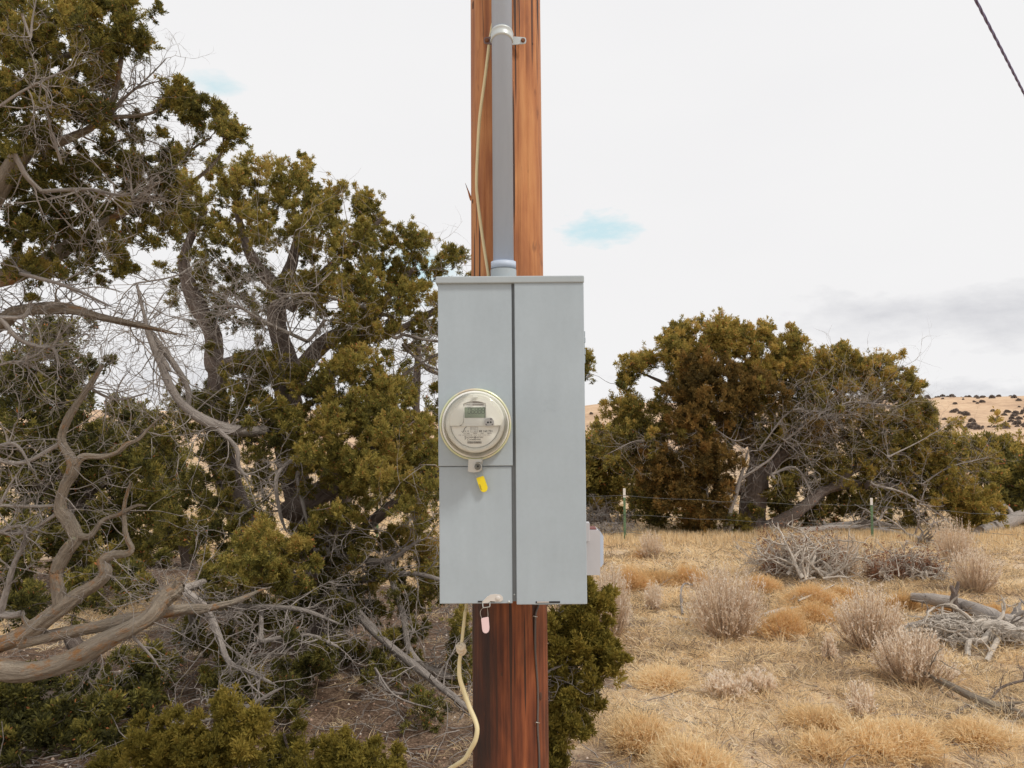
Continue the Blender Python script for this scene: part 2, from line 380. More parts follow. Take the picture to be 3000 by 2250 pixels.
V = np.stack([XX, YY, ZZ], -1).reshape(-1, 3); ny, nx = XX.shape
I = np.arange(ny * nx).reshape(ny, nx)
Fc = np.stack([I[:-1, :-1], I[:-1, 1:], I[1:, 1:], I[1:, :-1]], -1).reshape(-1, 4)
m = mat('dry_soil', rough=.95, spec=.1); t = NT(m); v = t.coord()
n1 = t.noise(v, 1.1, 5, .6); n2_ = t.noise(v, 9, 6, .7); n3 = t.noise(v, 60, 4, .7)
f = t.math('ADD', t.math('MULTIPLY', n1, .3), t.math('ADD', t.math('MULTIPLY', n2_, .4), t.math('MULTIPLY', n3, .3)))
soil = t.ramp(f, [(.33, (.14, .10, .075)), (.43, (.35, .255, .18)), (.52, (.58, .44, .30)), (.66, (.74, .58, .40))])
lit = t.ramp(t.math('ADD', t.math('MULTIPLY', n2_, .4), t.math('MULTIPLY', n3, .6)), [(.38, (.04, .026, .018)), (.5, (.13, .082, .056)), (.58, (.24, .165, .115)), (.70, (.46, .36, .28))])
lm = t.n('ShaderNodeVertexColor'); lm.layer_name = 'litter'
sepz = t.n('ShaderNodeSeparateXYZ'); cc = t.n('ShaderNodeTexCoord'); t.l(cc.outputs['Object'], sepz.inputs[0])
far = t.math('DIVIDE', t.math('SUBTRACT', sepz.outputs['Y'], 30.), 60., True)
vf = t.coord((1, 1, 3)); hillc = t.ramp(t.math('ADD', t.math('MULTIPLY', t.noise(vf, .035, 5, .65), .6), t.math('MULTIPLY', t.noise(vf, .5, 4, .6), .4)), [(.36, (.34, .23, .16)), (.5, (.54, .37, .24)), (.64, (.66, .49, .33))])
rimf = t.math('MULTIPLY', t.math('DIVIDE', t.math('SUBTRACT', sepz.outputs['Z'], 8.2), 1.2, True), t.math('DIVIDE', t.math('SUBTRACT', sepz.outputs['Y'], 372.), 20., True))
rimf = t.math('MULTIPLY', rimf, t.ramp(t.noise(t.coord((1, .3, 3)), .06, 5, .7), [(.4, g3(0)), (.55, g3(.85))]))
hillc = t.mix(rimf, hillc, (.16, .115, .10))
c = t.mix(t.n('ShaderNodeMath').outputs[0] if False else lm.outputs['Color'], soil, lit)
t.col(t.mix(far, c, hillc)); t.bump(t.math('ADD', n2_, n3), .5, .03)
# juniper litter lies under the trees
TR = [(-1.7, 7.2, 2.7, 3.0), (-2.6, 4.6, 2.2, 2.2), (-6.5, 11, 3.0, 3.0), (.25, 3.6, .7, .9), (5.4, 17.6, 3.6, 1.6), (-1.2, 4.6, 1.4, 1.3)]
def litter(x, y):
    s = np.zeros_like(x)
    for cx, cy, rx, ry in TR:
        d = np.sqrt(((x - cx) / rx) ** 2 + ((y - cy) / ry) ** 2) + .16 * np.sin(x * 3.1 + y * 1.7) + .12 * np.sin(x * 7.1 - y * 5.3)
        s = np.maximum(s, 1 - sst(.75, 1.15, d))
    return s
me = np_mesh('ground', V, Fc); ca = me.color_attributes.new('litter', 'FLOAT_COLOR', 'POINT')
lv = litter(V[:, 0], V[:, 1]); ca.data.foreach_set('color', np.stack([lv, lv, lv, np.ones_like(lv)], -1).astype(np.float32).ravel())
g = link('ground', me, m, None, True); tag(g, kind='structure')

# ------------------------------------------------------------------ pole, conduit, box
PX = P(1488, 1125, 2.17).x; PY = 2.17
def pole_r(z): return .1042 - .0024 * z
def wob(th, z): return 1 + .006 * math.sin(3 * th + z * .8) + .004 * math.sin(7 * th + z * 2.3) + .0015 * math.sin(23 * th + z)
pole = empty('utility_pole', (PX, PY, 0), 'tall round wooden utility pole, orange brown above the grey box and dark red below', 'utility pole')
seg = 240; zsx = np.concatenate([np.linspace(-.6, 3.4, 200), np.linspace(3.5, 7.6, 30)])
VV = []; cracks = [(-1.25, .003, 1.0, 3.3, .0025), (-1.74, .003, -.5, 1.45, .003), (-1.42, .0025, -.3, 1.5, .0025), (-2.15, .0022, 1.3, 2.6, .002), (-.95, .0025, 1.9, 3.4, .0028), (-1.08, .002, -.5, 1.2, .002)]
for z in zsx:
    for i in range(seg):
        th = 2 * math.pi * i / seg - math.pi; r = pole_r(z) * wob(th, z)
        for c0, w0, za, zb, dp in cracks:
            if za < z < zb:
                dth = abs(th - (c0 + .03 * math.sin(z * 2.1 + c0 * 9) + .008 * math.sin(z * 11 + c0))); r -= dp * max(0, 1 - dth / .02) * min(1, (z - za) * 4, (zb - z) * 4)
        VV.append((PX + r * math.cos(th), PY + r * math.sin(th), z))
nz_ = len(zsx); I = np.arange(nz_ * seg).reshape(nz_, seg)
Fc = np.stack([I[:-1], np.roll(I[:-1], -1, 1), np.roll(I[1:], -1, 1), I[1:]], -1).reshape(-1, 4)
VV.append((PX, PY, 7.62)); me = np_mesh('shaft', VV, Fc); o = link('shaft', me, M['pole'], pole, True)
bm = bmesh.new(); add_cyl(bm, (PX, PY, 7.55), (PX, PY, 7.605), .085, .084, 48); bm_obj('pole_top', bm, M['pole'], pole)
# splinter sticking out on the left
a = P(1376, 566, 2.17); tubes('splinter', [(smooth_line([a + Vector((.004, 0, -.02)), a + Vector((-.002, 0, .0)), P(1363, 536, 2.17)], 6), np.array([.003, .0035, .003, .002, .0012, .0004]))], M['pole'], pole, 5)
# knots
def pole_pt(px, py, off=0.):
    """front surface of the pole along the pixel's sight line"""
    D = 1.9
    while D < 2.3:
        p = P(px, py, D); r = math.hypot(p.x - PX, p.y - PY)
        if r < pole_r(p.z) + off: break
        D += .0008
    return p
kn = mat('knot_wood', (.07, .028, .014), .8)
for kx, ky, kr in ((1468, 1975, .0055), (1584, 2040, .007), (1560, 128, .003), (1385, 590, .004), (1386, 15, .008)):
    p = pole_pt(kx, ky); bm = bmesh.new(); nrm = Vector((p.x - PX, p.y - PY, 0)).normalized()
    bmesh.ops.create_uvsphere(bm, u_segments=12, v_segments=8, radius=1, matrix=Matrix.Translation(p) @ Matrix.Rotation(math.atan2(nrm.y, nrm.x), 4, 'Z') @ Matrix.Diagonal((.0016, kr * .7, kr * 1.6, 1)))
    bm_obj('knot', bm, kn, pole, True)

cond = empty('conduit', (P(1475, 800, 2.035).x, 2.035, 2.0), 'grey pipe running up the wooden pole into the top of the grey box', 'pipe')
cx = P(1475, 780, 2.035).x; ztop = P(1500, 808, 1.945).z
bm = bmesh.new(); add_cyl(bm, (cx, 2.035, ztop + .03), (cx, 2.035, 5.6), .0268, .0268, 64); o = bm_obj('pipe', bm, M['conduit'], cond, False)
def smooth_sides(o):
    for p in o.data.polygons: p.use_smooth = len(p.vertices) == 4
smooth_sides(o)
zc = P(1475, 760, 2.0).z; zc2 = P(1475, 780, 2.0).z; zc3 = P(1475, 784, 2.0).z
bm = bmesh.new(); add_cyl(bm, (cx, 2.035, zc2), (cx, 2.035, zc), .0325, .0325, 64); o = bm_obj('coupling', bm, M['conduit'], cond); smooth_sides(o)
bm = bmesh.new(); add_cyl(bm, (cx, 2.035, ztop - .003), (cx, 2.035, zc3), .0335, .0335, 64); add_cyl(bm, (cx, 2.035, zc3), (cx, 2.035, zc2), .029, .029, 48)
add_cyl(bm, (cx, 2.035, ztop - .004), (cx, 2.035, ztop + .006), .039, .037, 6)
bm_obj('hub', bm, M['cap'], cond)
# strap, bowed up over the pipe, with two ears screwed to the pole
stp = empty('pipe_strap', P(1475, 120, 2.06), 'galvanised strap with two rusty screws holding the grey pipe to the pole', 'strap')
zb = P(1475, 96, 2.02).z
bm = bmesh.new(); ringv = []
hh = .0125
prof = [(-hh, .0), (-hh, .0022), (-hh * .62, .0038), (-hh * .5, .0024), (hh * .5, .0024), (hh * .62, .0038), (hh, .0022), (hh, .0)]
n = 40
for i in range(n + 1):
    th = math.pi + math.pi * i / n
    row = []
    for dz, dr in prof:
        r = .0270 + dr; x = cx + r * math.cos(th); y = 2.035 + r * math.sin(th); tilt = (2.035 - y) / .027 * .010 - .012
        row.append(bm.verts.new((x, y, zb + dz + tilt + .0045)))
    ringv.append(row)
for a, b in zip(ringv, ringv[1:]):
    for k in range(len(prof) - 1): bm.faces.new((a[k], b[k], b[k + 1], a[k + 1]))
bm_obj('band', bm, M['zinc'], stp, True)
for s, e, mt in ((-1, 1424, M['zinc_rust']), (1, 1535, M['zinc'])):
    bm = bmesh.new(); xe = P(e, 120, 2.08).x; zz = P(e, 118, 2.06).z
    x0 = cx + s * .0275; pts = [(x0, zz + .0115), (xe - s * .006, zz + .0095)] + [(xe + s * .006 * math.sin(k) * 1.0, zz + .0095 * math.cos(k)) for k in (.5, 1.0, 1.57, 2.1, 2.6)] + [(xe - s * .006, zz - .0095), (x0, zz - .0115)]
    prism(bm, pts, 2.061, 2.064)
    ear = bm_obj('ear', bm, mt, stp)
    bm = bmesh.new(); add_cyl(bm, (xe - s * .003, 2.061, zz), (xe - s * .003, 2.056, zz), .0045, .004, 6); add_cyl(bm, (xe - s * .003, 2.06, zz), (xe - s * .003, 2.0592, zz), .006, .006, 20)
    bm_obj('screw', bm, M['rust'], ear)

# ---- the box
YF = 1.945
xl = P(1284.5, 1300, YF).x; xr = P(1715, 1300, YF - .006).x; zt = P(1500, 829, YF).z; zbm = P(1500, 1768, YF).z
xm0 = P(1502, 1300, YF).x; xm1 = P(1510, 1300, YF - .006).x; zsp = P(1400, 1366, YF).z
box = empty('meter_box', (0, YF + .05, zbm), 'light grey steel meter and breaker box mounted on the wooden pole', 'electrical box')
bm = bmesh.new(); add_box(bm, xl + .004, xr - .005, YF + .004, 2.0685, zbm + .004, zt + .002, .002); bm_obj('body', bm, M['paint_dark'], box)
bm = bmesh.new(); x0, x1 = P(1275.5, 818, YF - .012).x, P(1711.5, 818, YF - .012).x
add_box(bm, x0, x1, YF - .012, 2.069, P(1500, 829, YF - .012).z, P(1500, 808, YF - .012).z, .003, 3); bm_obj('rain_cap', bm, M['cap'], box)
bm = bmesh.new(); add_box(bm, xl, xm0, YF - .003, 2.03, zsp + .0008, zt - .001, .0016, 2); bm_obj('upper_cover', bm, M['paint'], box)
bm = bmesh.new(); add_box(bm, xl + .0015, xm0 - .003, YF + .001, 2.03, zbm, zsp - .0008, .0016, 2); bm_obj('lower_cover', bm, M['paint'], box)
bm = bmesh.new(); add_box(bm, xm1, xr, YF - .008, 2.03, zbm - .0015, zt - .001, .0022, 3); door = bm_obj('door', bm, M['paint'], box)
# faint square emblem pressed into the door
ex, ez = P(1610, 1188, YF).x, P(1610, 1188, YF).z
bm = bmesh.new(); e = .0135; lw = .0011
for a, b, c_, d in ((-e, e, e - lw, e), (-e, e, -e, -e + lw), (-e, -e + lw, -e, e), (e - lw, e, -e, e), (-e * .5, -e * .5 + lw, -e * .5, e * .5), (-e * .5, e * .2, e * .5 - lw, e * .5), (-e * .5, e * .2, -e * .5, -e * .5 + lw), (e * .4, e * .4 + lw, -e * .3, e * .3)):
    add_box(bm, ex + a, ex + b, YF - .00815, YF - .0079, ez + c_, ez + d)
bm_obj('pressed_emblem', bm, M['paint'], door)
# pressed steel hinge line on the right flank
bm = bmesh.new(); hx = P(1713, 1000, YF + .03).x
for y0_, y1_, w_ in ((960, 970, .0035), (970, 987, .0065), (988, 1005, .0072), (1006, 1022, .0055), (1023, 1040, .0072), (1041, 1065, .006)):
    add_box(bm, xr - .004, xr + w_ - .0005, YF + .03, YF + .05, P(1700, y1_, YF + .03).z + .0008, P(1700, y0_, YF + .03).z, .0008, 1)
bm_obj('hinge', bm, M['paint'], box)
# slot in the bottom edge of the door
bm = bmesh.new(); add_box(bm, P(1569, 1764, YF).x, P(1640, 1764, YF).x, YF - .0088, YF - .0078, P(1600, 1767, YF - .008).z, P(1600, 1761.5, YF - .008).z); sl = bm_obj('latch_slot', bm, M['black'], door)
bm = bmesh.new(); add_box(bm, P(1573, 1764, YF).x, P(1608, 1764, YF).x, YF - .0096, YF - .0087, P(1600, 1765, YF - .008).z, P(1600, 1762, YF - .008).z, .0003, 1); bm_obj('latch_tab', bm, M['latch'], sl)
# slot, tape and hasp at the bottom of the lower cover
bm = bmesh.new(); add_box(bm, P(1400, 1764, YF).x, P(1450, 1764, YF).x, YF, YF + .002, P(1400, 1765, YF).z, P(1400, 1760.5, YF).z); bm_obj('slot', bm, M['black'], box)
bm = bmesh.new()
def XZ(px, py, D): p = P(px, py, D); return (p.x, p.z)
prism(bm, [XZ(*q, YF) for q in ((1412, 1763), (1431, 1746), (1436, 1742), (1452, 1740), (1466, 1742), (1473, 1749), (1474, 1757), (1468, 1762), (1452, 1762), (1437, 1761), (1430, 1766), (1416, 1767))], YF - .0012, YF + .0008)
hp = bm_obj('hasp', bm, M['latch'], box)
bm = bmesh.new(); c0 = P(1459, 1753, YF - .002); lathe(bm, [(.0001, .0022), (.0045, .0022), (.0056, .0012), (.0062, 0), (.0062, -.001)], (c0.x, YF - .001, c0.z), 24); bm_obj('rivet', bm, M['latch'], hp, True)
cable('staple', [P(1414, 1765, YF), P(1415, 1778, YF - .004), P(1418, 1780, YF - .004), P(1430, 1778.5, YF - .004), P(1435, 1776, YF - .004), P(1435, 1764, YF)], .0012, M['steel'], hp, 30, 8)
cable('bright_edge', [P(1417, 1760, YF - .002), P(1430, 1746.5, YF - .002)], .0007, M['postwhite'], hp, 5, 6)
bm = bmesh.new(); c0 = P(1491, 1763, YF); lathe(bm, [(.0001, .002), (.0022, .0017), (.003, 0)], (c0.x, YF + .0008, c0.z), 16); bm_obj('rivet', bm, M['zinc'], box, True)
bm = bmesh.new(); c0 = P(1507, 1742, YF + .002); lathe(bm, [(.0001, .002), (.0016, .0017), (.0022, -.004)], (c0.x, YF + .002, c0.z), 16); bm_obj('screw', bm, M['zinc'], box, True)
# latch strip hanging below the right door
bm = bmesh.new(); add_box(bm, P(1566, 1770, YF).x, P(1626, 1770, YF).x, YF, YF + .01, P(1500, 1772.5, YF).z, zbm + .003); bm_obj('lower_lip', bm, M['paint_dark'], box)

# ---- outlet box on the right side, behind the big box
ob = empty('outlet_box', P(1745, 1685, 2.03), 'small light grey outlet box on the right side of the big grey box', 'outlet box')
YB = 2.02
bm = bmesh.new(); prism(bm, [XZ(1700, 1552, YB), XZ(1752, 1552, YB), XZ(1758, 1558, YB), XZ(1758, 1684, YB), XZ(1700, 1684, YB)], YB - .005, YB + .055); o = bm_obj('case', bm, M['alu'], ob)
bm = bmesh.new(); prism(bm, [XZ(1758.5, 1556, YB), XZ(1769, 1572, YB), XZ(1769, 1652, YB), XZ(1763, 1662, YB), XZ(1758.5, 1662, YB)], YB + .006, YB + .055); bm_obj('flip_cover', bm, M['conduit'], ob)
bm = bmesh.new(); add_box(bm, P(1700, 1550, YB).x, P(1724.5, 1550, YB).x, YB - .03, YB - .0055, P(1700, 1582, YB).z, P(1700, 1527, YB).z, .001, 1); bm_obj('mounting_plate', bm, M['alu'], ob)
bm = bmesh.new(); add_box(bm, P(1725, 1550, YB).x, P(1748, 1550, YB).x, YB + .002, YB + .045, P(1700, 1552, YB).z, P(1700, 1548.5, YB).z, .0005, 1); bm_obj('gasket', bm, mat('gasket', (.20, .07, .06), .7), ob)

# ------------------------------------------------------------------ meter
def text_fit(name, s, x0, x1, y0, y1, Y, m, parent, thick=.0002, shear=0., rot=0., wt=0.):
    """lettering fitted into a pixel rectangle of the plane at depth Y"""
    cu = bpy.data.curves.new(name, 'FONT'); cu.body = s; cu.extrude = 0; cu.shear = shear; cu.offset = wt; cu.resolution_u = 3
    o = bpy.data.objects.new(name, cu); C.objects.link(o); bpy.context.view_layer.update()
    me = bpy.data.meshes.new_from_object(o.evaluated_get(bpy.context.evaluated_depsgraph_get())); bpy.data.objects.remove(o)
    n = len(me.vertices); co = np.empty(n * 3, np.float32); me.vertices.foreach_get('co', co); co = co.reshape(-1, 3)
    mn, mxx = co.min(0), co.max(0)
    a, b = P(x0, y1, Y), P(x1, y0, Y)
    u = (co[:, 0] - mn[0]) / (mxx[0] - mn[0]); vv = (co[:, 1] - mn[1]) / (mxx[1] - mn[1])
    W, H = b.x - a.x, b.z - a.z; xx = (u - .5) * W; zz = (vv - .5) * H
    if rot: xx, zz = xx * math.cos(rot) - zz * math.sin(rot), xx * math.sin(rot) + zz * math.cos(rot)
    out_ = np.stack([xx + (a.x + b.x) / 2, np.full(n, Y), zz + (a.z + b.z) / 2], -1)
    me.vertices.foreach_set('co', out_.astype(np.float32).ravel()); me.update()
    return link(name, me, m, parent)
MC = P(1392.5, 1243, 1.93)
def mr(px, Y): return px * Y / F
mt = empty('electric_meter', (MC.x, 1.945, MC.z), 'round glass electric meter with a small display and white nameplate on the grey box', 'electric meter')
bm = bmesh.new(); r = mr(105.5, 1.93)
lathe(bm, [(r - .009, .0), (r - .001, .0), (r, .002), (r, .013), (r - .0012, .0155), (r - .0032, .0165), (r - .0052, .0155), (r - .0060, .0130), (r - .0068, .006), (r - .009, .0)], (MC.x, 1.9425, MC.z)); bm_obj('sealing_ring', bm, M['brass'], mt, True)
bm = bmesh.new(); rb = r - .0062
lathe(bm, [(0, .012), (rb - .012, .012), (rb - .010, .0145), (rb, .0145), (rb, .0)], (MC.x, 1.942, MC.z)); bm_obj('base', bm, M['cream'], mt, True)
# inner module: lower ring wall and recessed nameplate
c1 = P(1392, 1240, 1.90); r1_ = mr(84, 1.89)
bm = bmesh.new(); lathe(bm, [(r1_ - .012, -.03), (r1_, -.03), (r1_ + .002, .004), (r1_ + .0008, .0065), (r1_ - .003, .0068), (r1_ - .0085, .0055), (r1_ - .0095, .002), (r1_ - .0095, -.02), (r1_ - .012, -.03)], (c1.x, 1.90, c1.z)); bm_obj('inner_ring', bm, M['cream'], mt, True)
# shallow bowl behind the faceplate
bm = bmesh.new(); lathe(bm, [(0, 0), (r1_ - .010, 0), (r1_ - .010, -.004)], (c1.x, 1.9022, c1.z)); bm_obj('back_disc', bm, M['creamshade'], mt, True)
YN = 1.8985
c2 = P(1392, 1240, YN); rn = mr(71, YN)
bm = bmesh.new(); zline = P(1392, 1247, YN).z; pts = []
a0 = math.asin((zline - c2.z) / rn)
for k in range(61):
    a = a0 + (-math.pi - 2 * a0) * k / 60
    pts.append((c2.x + rn * math.cos(a), c2.z + rn * math.sin(a)))
prism(bm, pts, YN, YN + .0025); plate = bm_obj('nameplate', bm, M['white'], mt)
text_fit('serial_number', '82 163 731', 1404, 1442, 1260, 1266, YN - .0004, M['ink'], plate, wt=.02)
text_fit('ratings_lettering', 'CL 200      240V      3W      FM2S', 1358, 1440, 1267.5, 1271.5, YN - .0004, M['inklight'], plate, wt=.01)
text_fit('small_lettering', 'TYPE  CENTURION MK   30TA   TA 30   Kh 7.2   60Hz', 1343, 1436, 1273, 1276.4, YN - .0004, M['inklight'], plate)
text_fit('utility_name', 'OCORRO ELECTRIC', 1366, 1416, 1279, 1283.5, YN - .0004, M['ink'], plate, wt=.012)
text_fit('utility_name', 'S', 1361, 1365.5, 1277.5, 1287, YN - .0004, M['ink'], plate)
text_fit('utility_name', 'C', 1369, 1373, 1285, 1291, YN - .0004, M['ink'], plate)
text_fit('utility_name', 'OOPERATIVE', 1374.5, 1408, 1286, 1290, YN - .0004, M['ink'], plate, wt=.012)
bm = bmesh.new(); prism(bm, [XZ(*q, YN) for q in ((1391, 1278), (1393, 1278), (1391.7, 1282.5), (1393.2, 1282.5), (1390.7, 1289), (1391.4, 1284), (1390.2, 1284))], YN - .0006, YN - .0001); bm_obj('bolt_emblem', bm, M['ink'], plate)
bm = bmesh.new(); x = 1369.0; random.seed(3)
while x < 1410:
    w_ = random.choice((.45, .45, .8, 1.2)); add_box(bm, P(x, 1297, YN).x, P(x + w_, 1297, YN).x, YN - .0006, YN - .0001, P(x, 1299.5, YN).z, P(x, 1293, YN).z); x += w_ + random.choice((.4, .5, .8))
bm_obj('barcode', bm, M['inklight'], plate)
for q in ((1347, 1352.5, 1300, 1303, 'CA'), (1432, 1438, 1298, 1301.5, 'TA')): text_fit('small_lettering', q[4], *q[:4], YN - .0004, M['inklight'], plate)
text_fit('small_lettering', 'AL 10', 1361, 1373, 1260.5, 1266, YN - .0004, M['inklight'], plate)
# little jumper diagram
bm = bmesh.new()
for i in range(3):
    for j in range(3):
        if (i, j) in ((0, 2), (1, 2)): continue
        a = P(1381 + i * 5, 1254.5 + j * 4.6, YN); bmesh.ops.create_cube(bm, size=.0013, matrix=Matrix.Translation((a.x, YN - .0002, a.z)))
for (u0, u1, v0, v1) in ((1378.5, 1400, 1250.8, 1251.4), (1378.5, 1400, 1265.5, 1266.1), (1378.5, 1379, 1251, 1266), (1399.5, 1400, 1251, 1266), (1394, 1394.4, 1252, 1266)):
    add_box(bm, P(u0, v0, YN).x, P(u1, v0, YN).x, YN - .0005, YN - .0001, P(u0, v1, YN).z, P(u0, v0, YN).z)
bm_obj('diagram', bm, M['inklight'], plate)
cable('tick_mark', [P(1352, 1263, YN - .001), P(1356, 1266.5, YN - .001), P(1359, 1261, YN - .001), P(1361, 1255.5, YN - .001), P(1364.5, 1251.5, YN - .001), P(1368, 1251, YN - .001)], [.0003, .0006, .0007, .0006, .0005, .0003], M['ink'], plate, 24, 6)
# raised upper faceplate, half moon with a notch for the display panel
YP = 1.8885
c3 = P(1392, 1240, YP); rp = mr(75, YP)
def arc(a, b, n, r=rp, c=c3): return [(c.x + r * math.cos(a + (b - a) * k / n), c.z + r * math.sin(a + (b - a) * k / n)) for k in range(n + 1)]
zl = P(1392, 1247, YP).z; aR = math.asin((zl - c3.z) / rp)
bm = bmesh.new()
pts = arc(aR, math.pi / 2 - .0, 24) ; xr0 = P(1424, 1200, YP).x; xl0 = P(1357, 1200, YP).x; ztp = P(1392, 1174, YP).z
right = [(p[0], p[1]) for p in arc(aR, math.acos((xr0 - c3.x) / rp), 20)] + [(xr0, ztp - .01), (xr0, zl + .002), (xr0 + .003, zl)]
prism(bm, right, YP, YP + .006); bmp = bm
left = [(p[0], p[1]) for p in arc(math.acos((xl0 - c3.x) / rp), math.pi - aR, 20)] + [(xl0 - .010, zl), (xl0 - .004, zl + .003), (xl0 - .001, zl + .007), (xl0, zl + .013)]
prism(bm, left, YP, YP + .006)
top = [(p[0], p[1]) for p in arc(math.acos((xr0 - c3.x) / rp), math.acos((xl0 - c3.x) / rp), 20)]
bot = [(xl0 + (xr0 - xl0) * k / 16, ztp - .0012 - .006 * (2 * abs(k / 16 - .5)) ** 2.2) for k in range(17)]
prism(bm, top + bot, YP, YP + .006)
bm_obj('faceplate', bm, M['cream'], mt)
# panel inside the notch, with two barcode strips above the display
bm = bmesh.new(); prism(bm, [(xl0 + .0002, ztp - .001), (xr0 - .0002, ztp - .001), (xr0 - .0002, zl - .001), (xl0 - .006, zl - .001), (xl0 + .0002, zl + .008)], YP + .0045, YP + .009); dp = bm_obj('display_panel', bm, M['white'], mt)
YD = YP + .0035
bm = bmesh.new(); add_box(bm, P(1361, 1200, YD).x, P(1422, 1200, YD).x, YD, YD + .002, P(1392, 1224, YD).z, P(1392, 1193, YD).z, .0003, 1); lcd = bm_obj('display', bm, M['lcd'], mt)
# seven-segment digits 06888, slanted
SEG = {'0': 'abcdef', '6': 'acdefg', '8': 'abcdefg'}
bm = bmesh.new(); dh = 16.5; dw = 7.4
def sgm(x, yb, s):
    sh = lambda yy: (yb - yy) * .12
    w_ = 1.15
    L_ = {'a': ((0, 0), (dw, 0)), 'g': ((0, dh / 2), (dw, dh / 2)), 'd': ((0, dh), (dw, dh)), 'f': ((0, 0), (0, dh / 2)), 'b': ((dw, 0), (dw, dh / 2)), 'e': ((0, dh / 2), (0, dh)), 'c': ((dw, dh / 2), (dw, dh))}
    for k in s:
        (u0, v0), (u1, v1) = L_[k]
        if v0 == v1: q = [(u0 + 1, v0 - w_ / 2), (u1 - .6, v0 - w_ / 2), (u1 - .6, v0 + w_ / 2), (u0 + 1, v0 + w_ / 2)]
        else: q = [(u0 - w_ / 2, v0 + .9), (u0 + w_ / 2, v0 + .9), (u0 + w_ / 2, v1 - .7), (u0 - w_ / 2, v1 - .7)]
        prism(bm, [XZ(x + a + sh(yb - dh + b), yb - dh + b, YD) for a, b in q], YD - .0004, YD - .0001)
for i, ch in enumerate('06888'): sgm(1370.5 + i * 10.1, 1211.5, SEG[ch])
bm_obj('digits', bm, M['lcdink'], lcd)
for q in ((1384, 1416, 1175.5, 1181), (1384, 1416, 1183, 1188)):
    bm = bmesh.new(); x = q[0] * 1.
    while x < q[1]:
        w_ = random.choice((.5, .8, 1.1)); add_box(bm, P(x, 1180, YD).x, P(x + w_, 1180, YD).x, YD + .0006, YD + .0011, P(x, q[3], YD).z, P(x, q[2], YD).z); x += w_ + random.choice((.35, .5))
    bm_obj('barcode', bm, M['bar'], dp)
text_fit('small_lettering', 'AMT121 A', 1364, 1382, 1177, 1181, YD + .0006, M['inklight'], dp); text_fit('small_lettering', '17844 A', 1366, 1382, 1184, 1187.5, YD + .0006, M['inklight'], dp)
# optical port
bm = bmesh.new(); op = [XZ(*q, YP) for q in ((1420, 1243), (1419, 1233), (1423, 1227), (1430, 1224.5), (1438, 1223.5), (1443, 1226), (1447, 1233), (1448, 1241), (1446, 1246.5), (1424, 1247.5))]
prism(bm, op, YP - .006, YP + .004); port = bm_obj('optical_port', bm, M['portgrey'], mt)
for i, (u, v_, rr_, mm) in enumerate(((1429.5, 1237.5, 3.0, 'black'), (1437.5, 1237, 2.8, 'ink'), (1438.5, 1227.5, 2.5, 'inklight'), (1424.5, 1243.5, 2.0, 'inklight'), (1442.5, 1243.5, 2.0, 'inklight'))):
    a = P(u, v_, YP - .006); bm = bmesh.new(); add_cyl(bm, (a.x, YP - .0066, a.z), (a.x, YP - .0058, a.z), mr(rr_, YP), None, 18); bm_obj('port_hole', bm, M[mm], port)
# moulded lug at the top and the glass cover
a = P(1392, 1163, 1.885); bm = bmesh.new(); add_box(bm, a.x - .0065, a.x + .0065, 1.8805, 1.886, a.z - .0024, a.z + .0024, .0008, 2); bm_obj('lug', bm, M['cream'], mt)
cg = P(1392.5, 1243, 1.9); rg = mr(95, 1.93)
bm = bmesh.new(); lathe(bm, [(rg, -.030), (rg - .001, -.024), (rg - .0035, .002), (rg - .0045, .020), (rg - .007, .026), (rg - .011, .0285), (rg - .03, .030), (0, .031)], (cg.x, 1.90, cg.z), 128); bm_obj('glass_cover', bm, M['glass'], mt, True)
# sealing bracket with lock barrel
bk = bmesh.new(); prism(bk, [XZ(*q, 1.925) for q in ((1373, 1343), (1370.5, 1380), (1377, 1383), (1388, 1384), (1404, 1382), (1412, 1376), (1413, 1360), (1415, 1341), (1411, 1345), (1376, 1345))], 1.921, 1.941); brk = bm_obj('sealing_bracket', bk, M['steel'], mt)
cable('bracket_lip', [P(1413.5, 1342, 1.92), P(1411.5, 1350, 1.919), P(1410, 1357, 1.92)], .0012, M['steel'], brk, 8, 8)
a = P(1399.5, 1367, 1.905); bm = bmesh.new(); rl = mr(12, 1.905)
lathe(bm, [(rl * 1.08, -.018), (rl, .0), (rl * .86, .001), (rl * .8, .0), (rl * .78, -.007), (rl * .2, -.0068), (rl * .19, -.012), (0, -.012)], (a.x, 1.905, a.z), 40); bm_obj('lock_barrel', bm, M['steel'], brk, True)
bm = bmesh.new(); add_cyl(bm, (a.x, 1.9117, a.z), (a.x, 1.9125, a.z), rl * .20, None, 16); bm_obj('keyhole', bm, M['black'], brk)

# ---- seals
sy = empty('seal_tag', P(1408, 1400, 1.935), 'yellow plastic seal tag hanging tilted from the lock under the round meter', 'seal tag')
YS = 1.936
top_ = [(1395.5, 1402), (1396.5, 1400), (1414, 1394.5), (1416.5, 1395), (1418.5, 1398)]
q = top_ + [(1424.5, 1415), (1428.8, 1427), (1428.5, 1433), (1425.5, 1438.5), (1420.5, 1441.5), (1414, 1441.5), (1409.5, 1438.5), (1406.5, 1434), (1401, 1418)]
bm = bmesh.new(); prism(bm, [XZ(*k, YS) for k in q], YS - .0025, YS + .0015)
bmesh.ops.bevel(bm, geom=[e for e in bm.edges], offset=.0006, segments=2, affect='EDGES'); tg = bm_obj('tag_body', bm, M['yellow'], sy, False)
text_fit('lettering', '10067', 1399, 1417, 1425.5, 1430, YS - .0029, M['ink'], tg, rot=R_(-70))
cable('wire_loop', [P(1399, 1401, YS), P(1391, 1388, YS - .003), P(1387, 1376, YS - .012), P(1389, 1368, YS - .016)], .0005, M['wire'], sy, 20, 5)
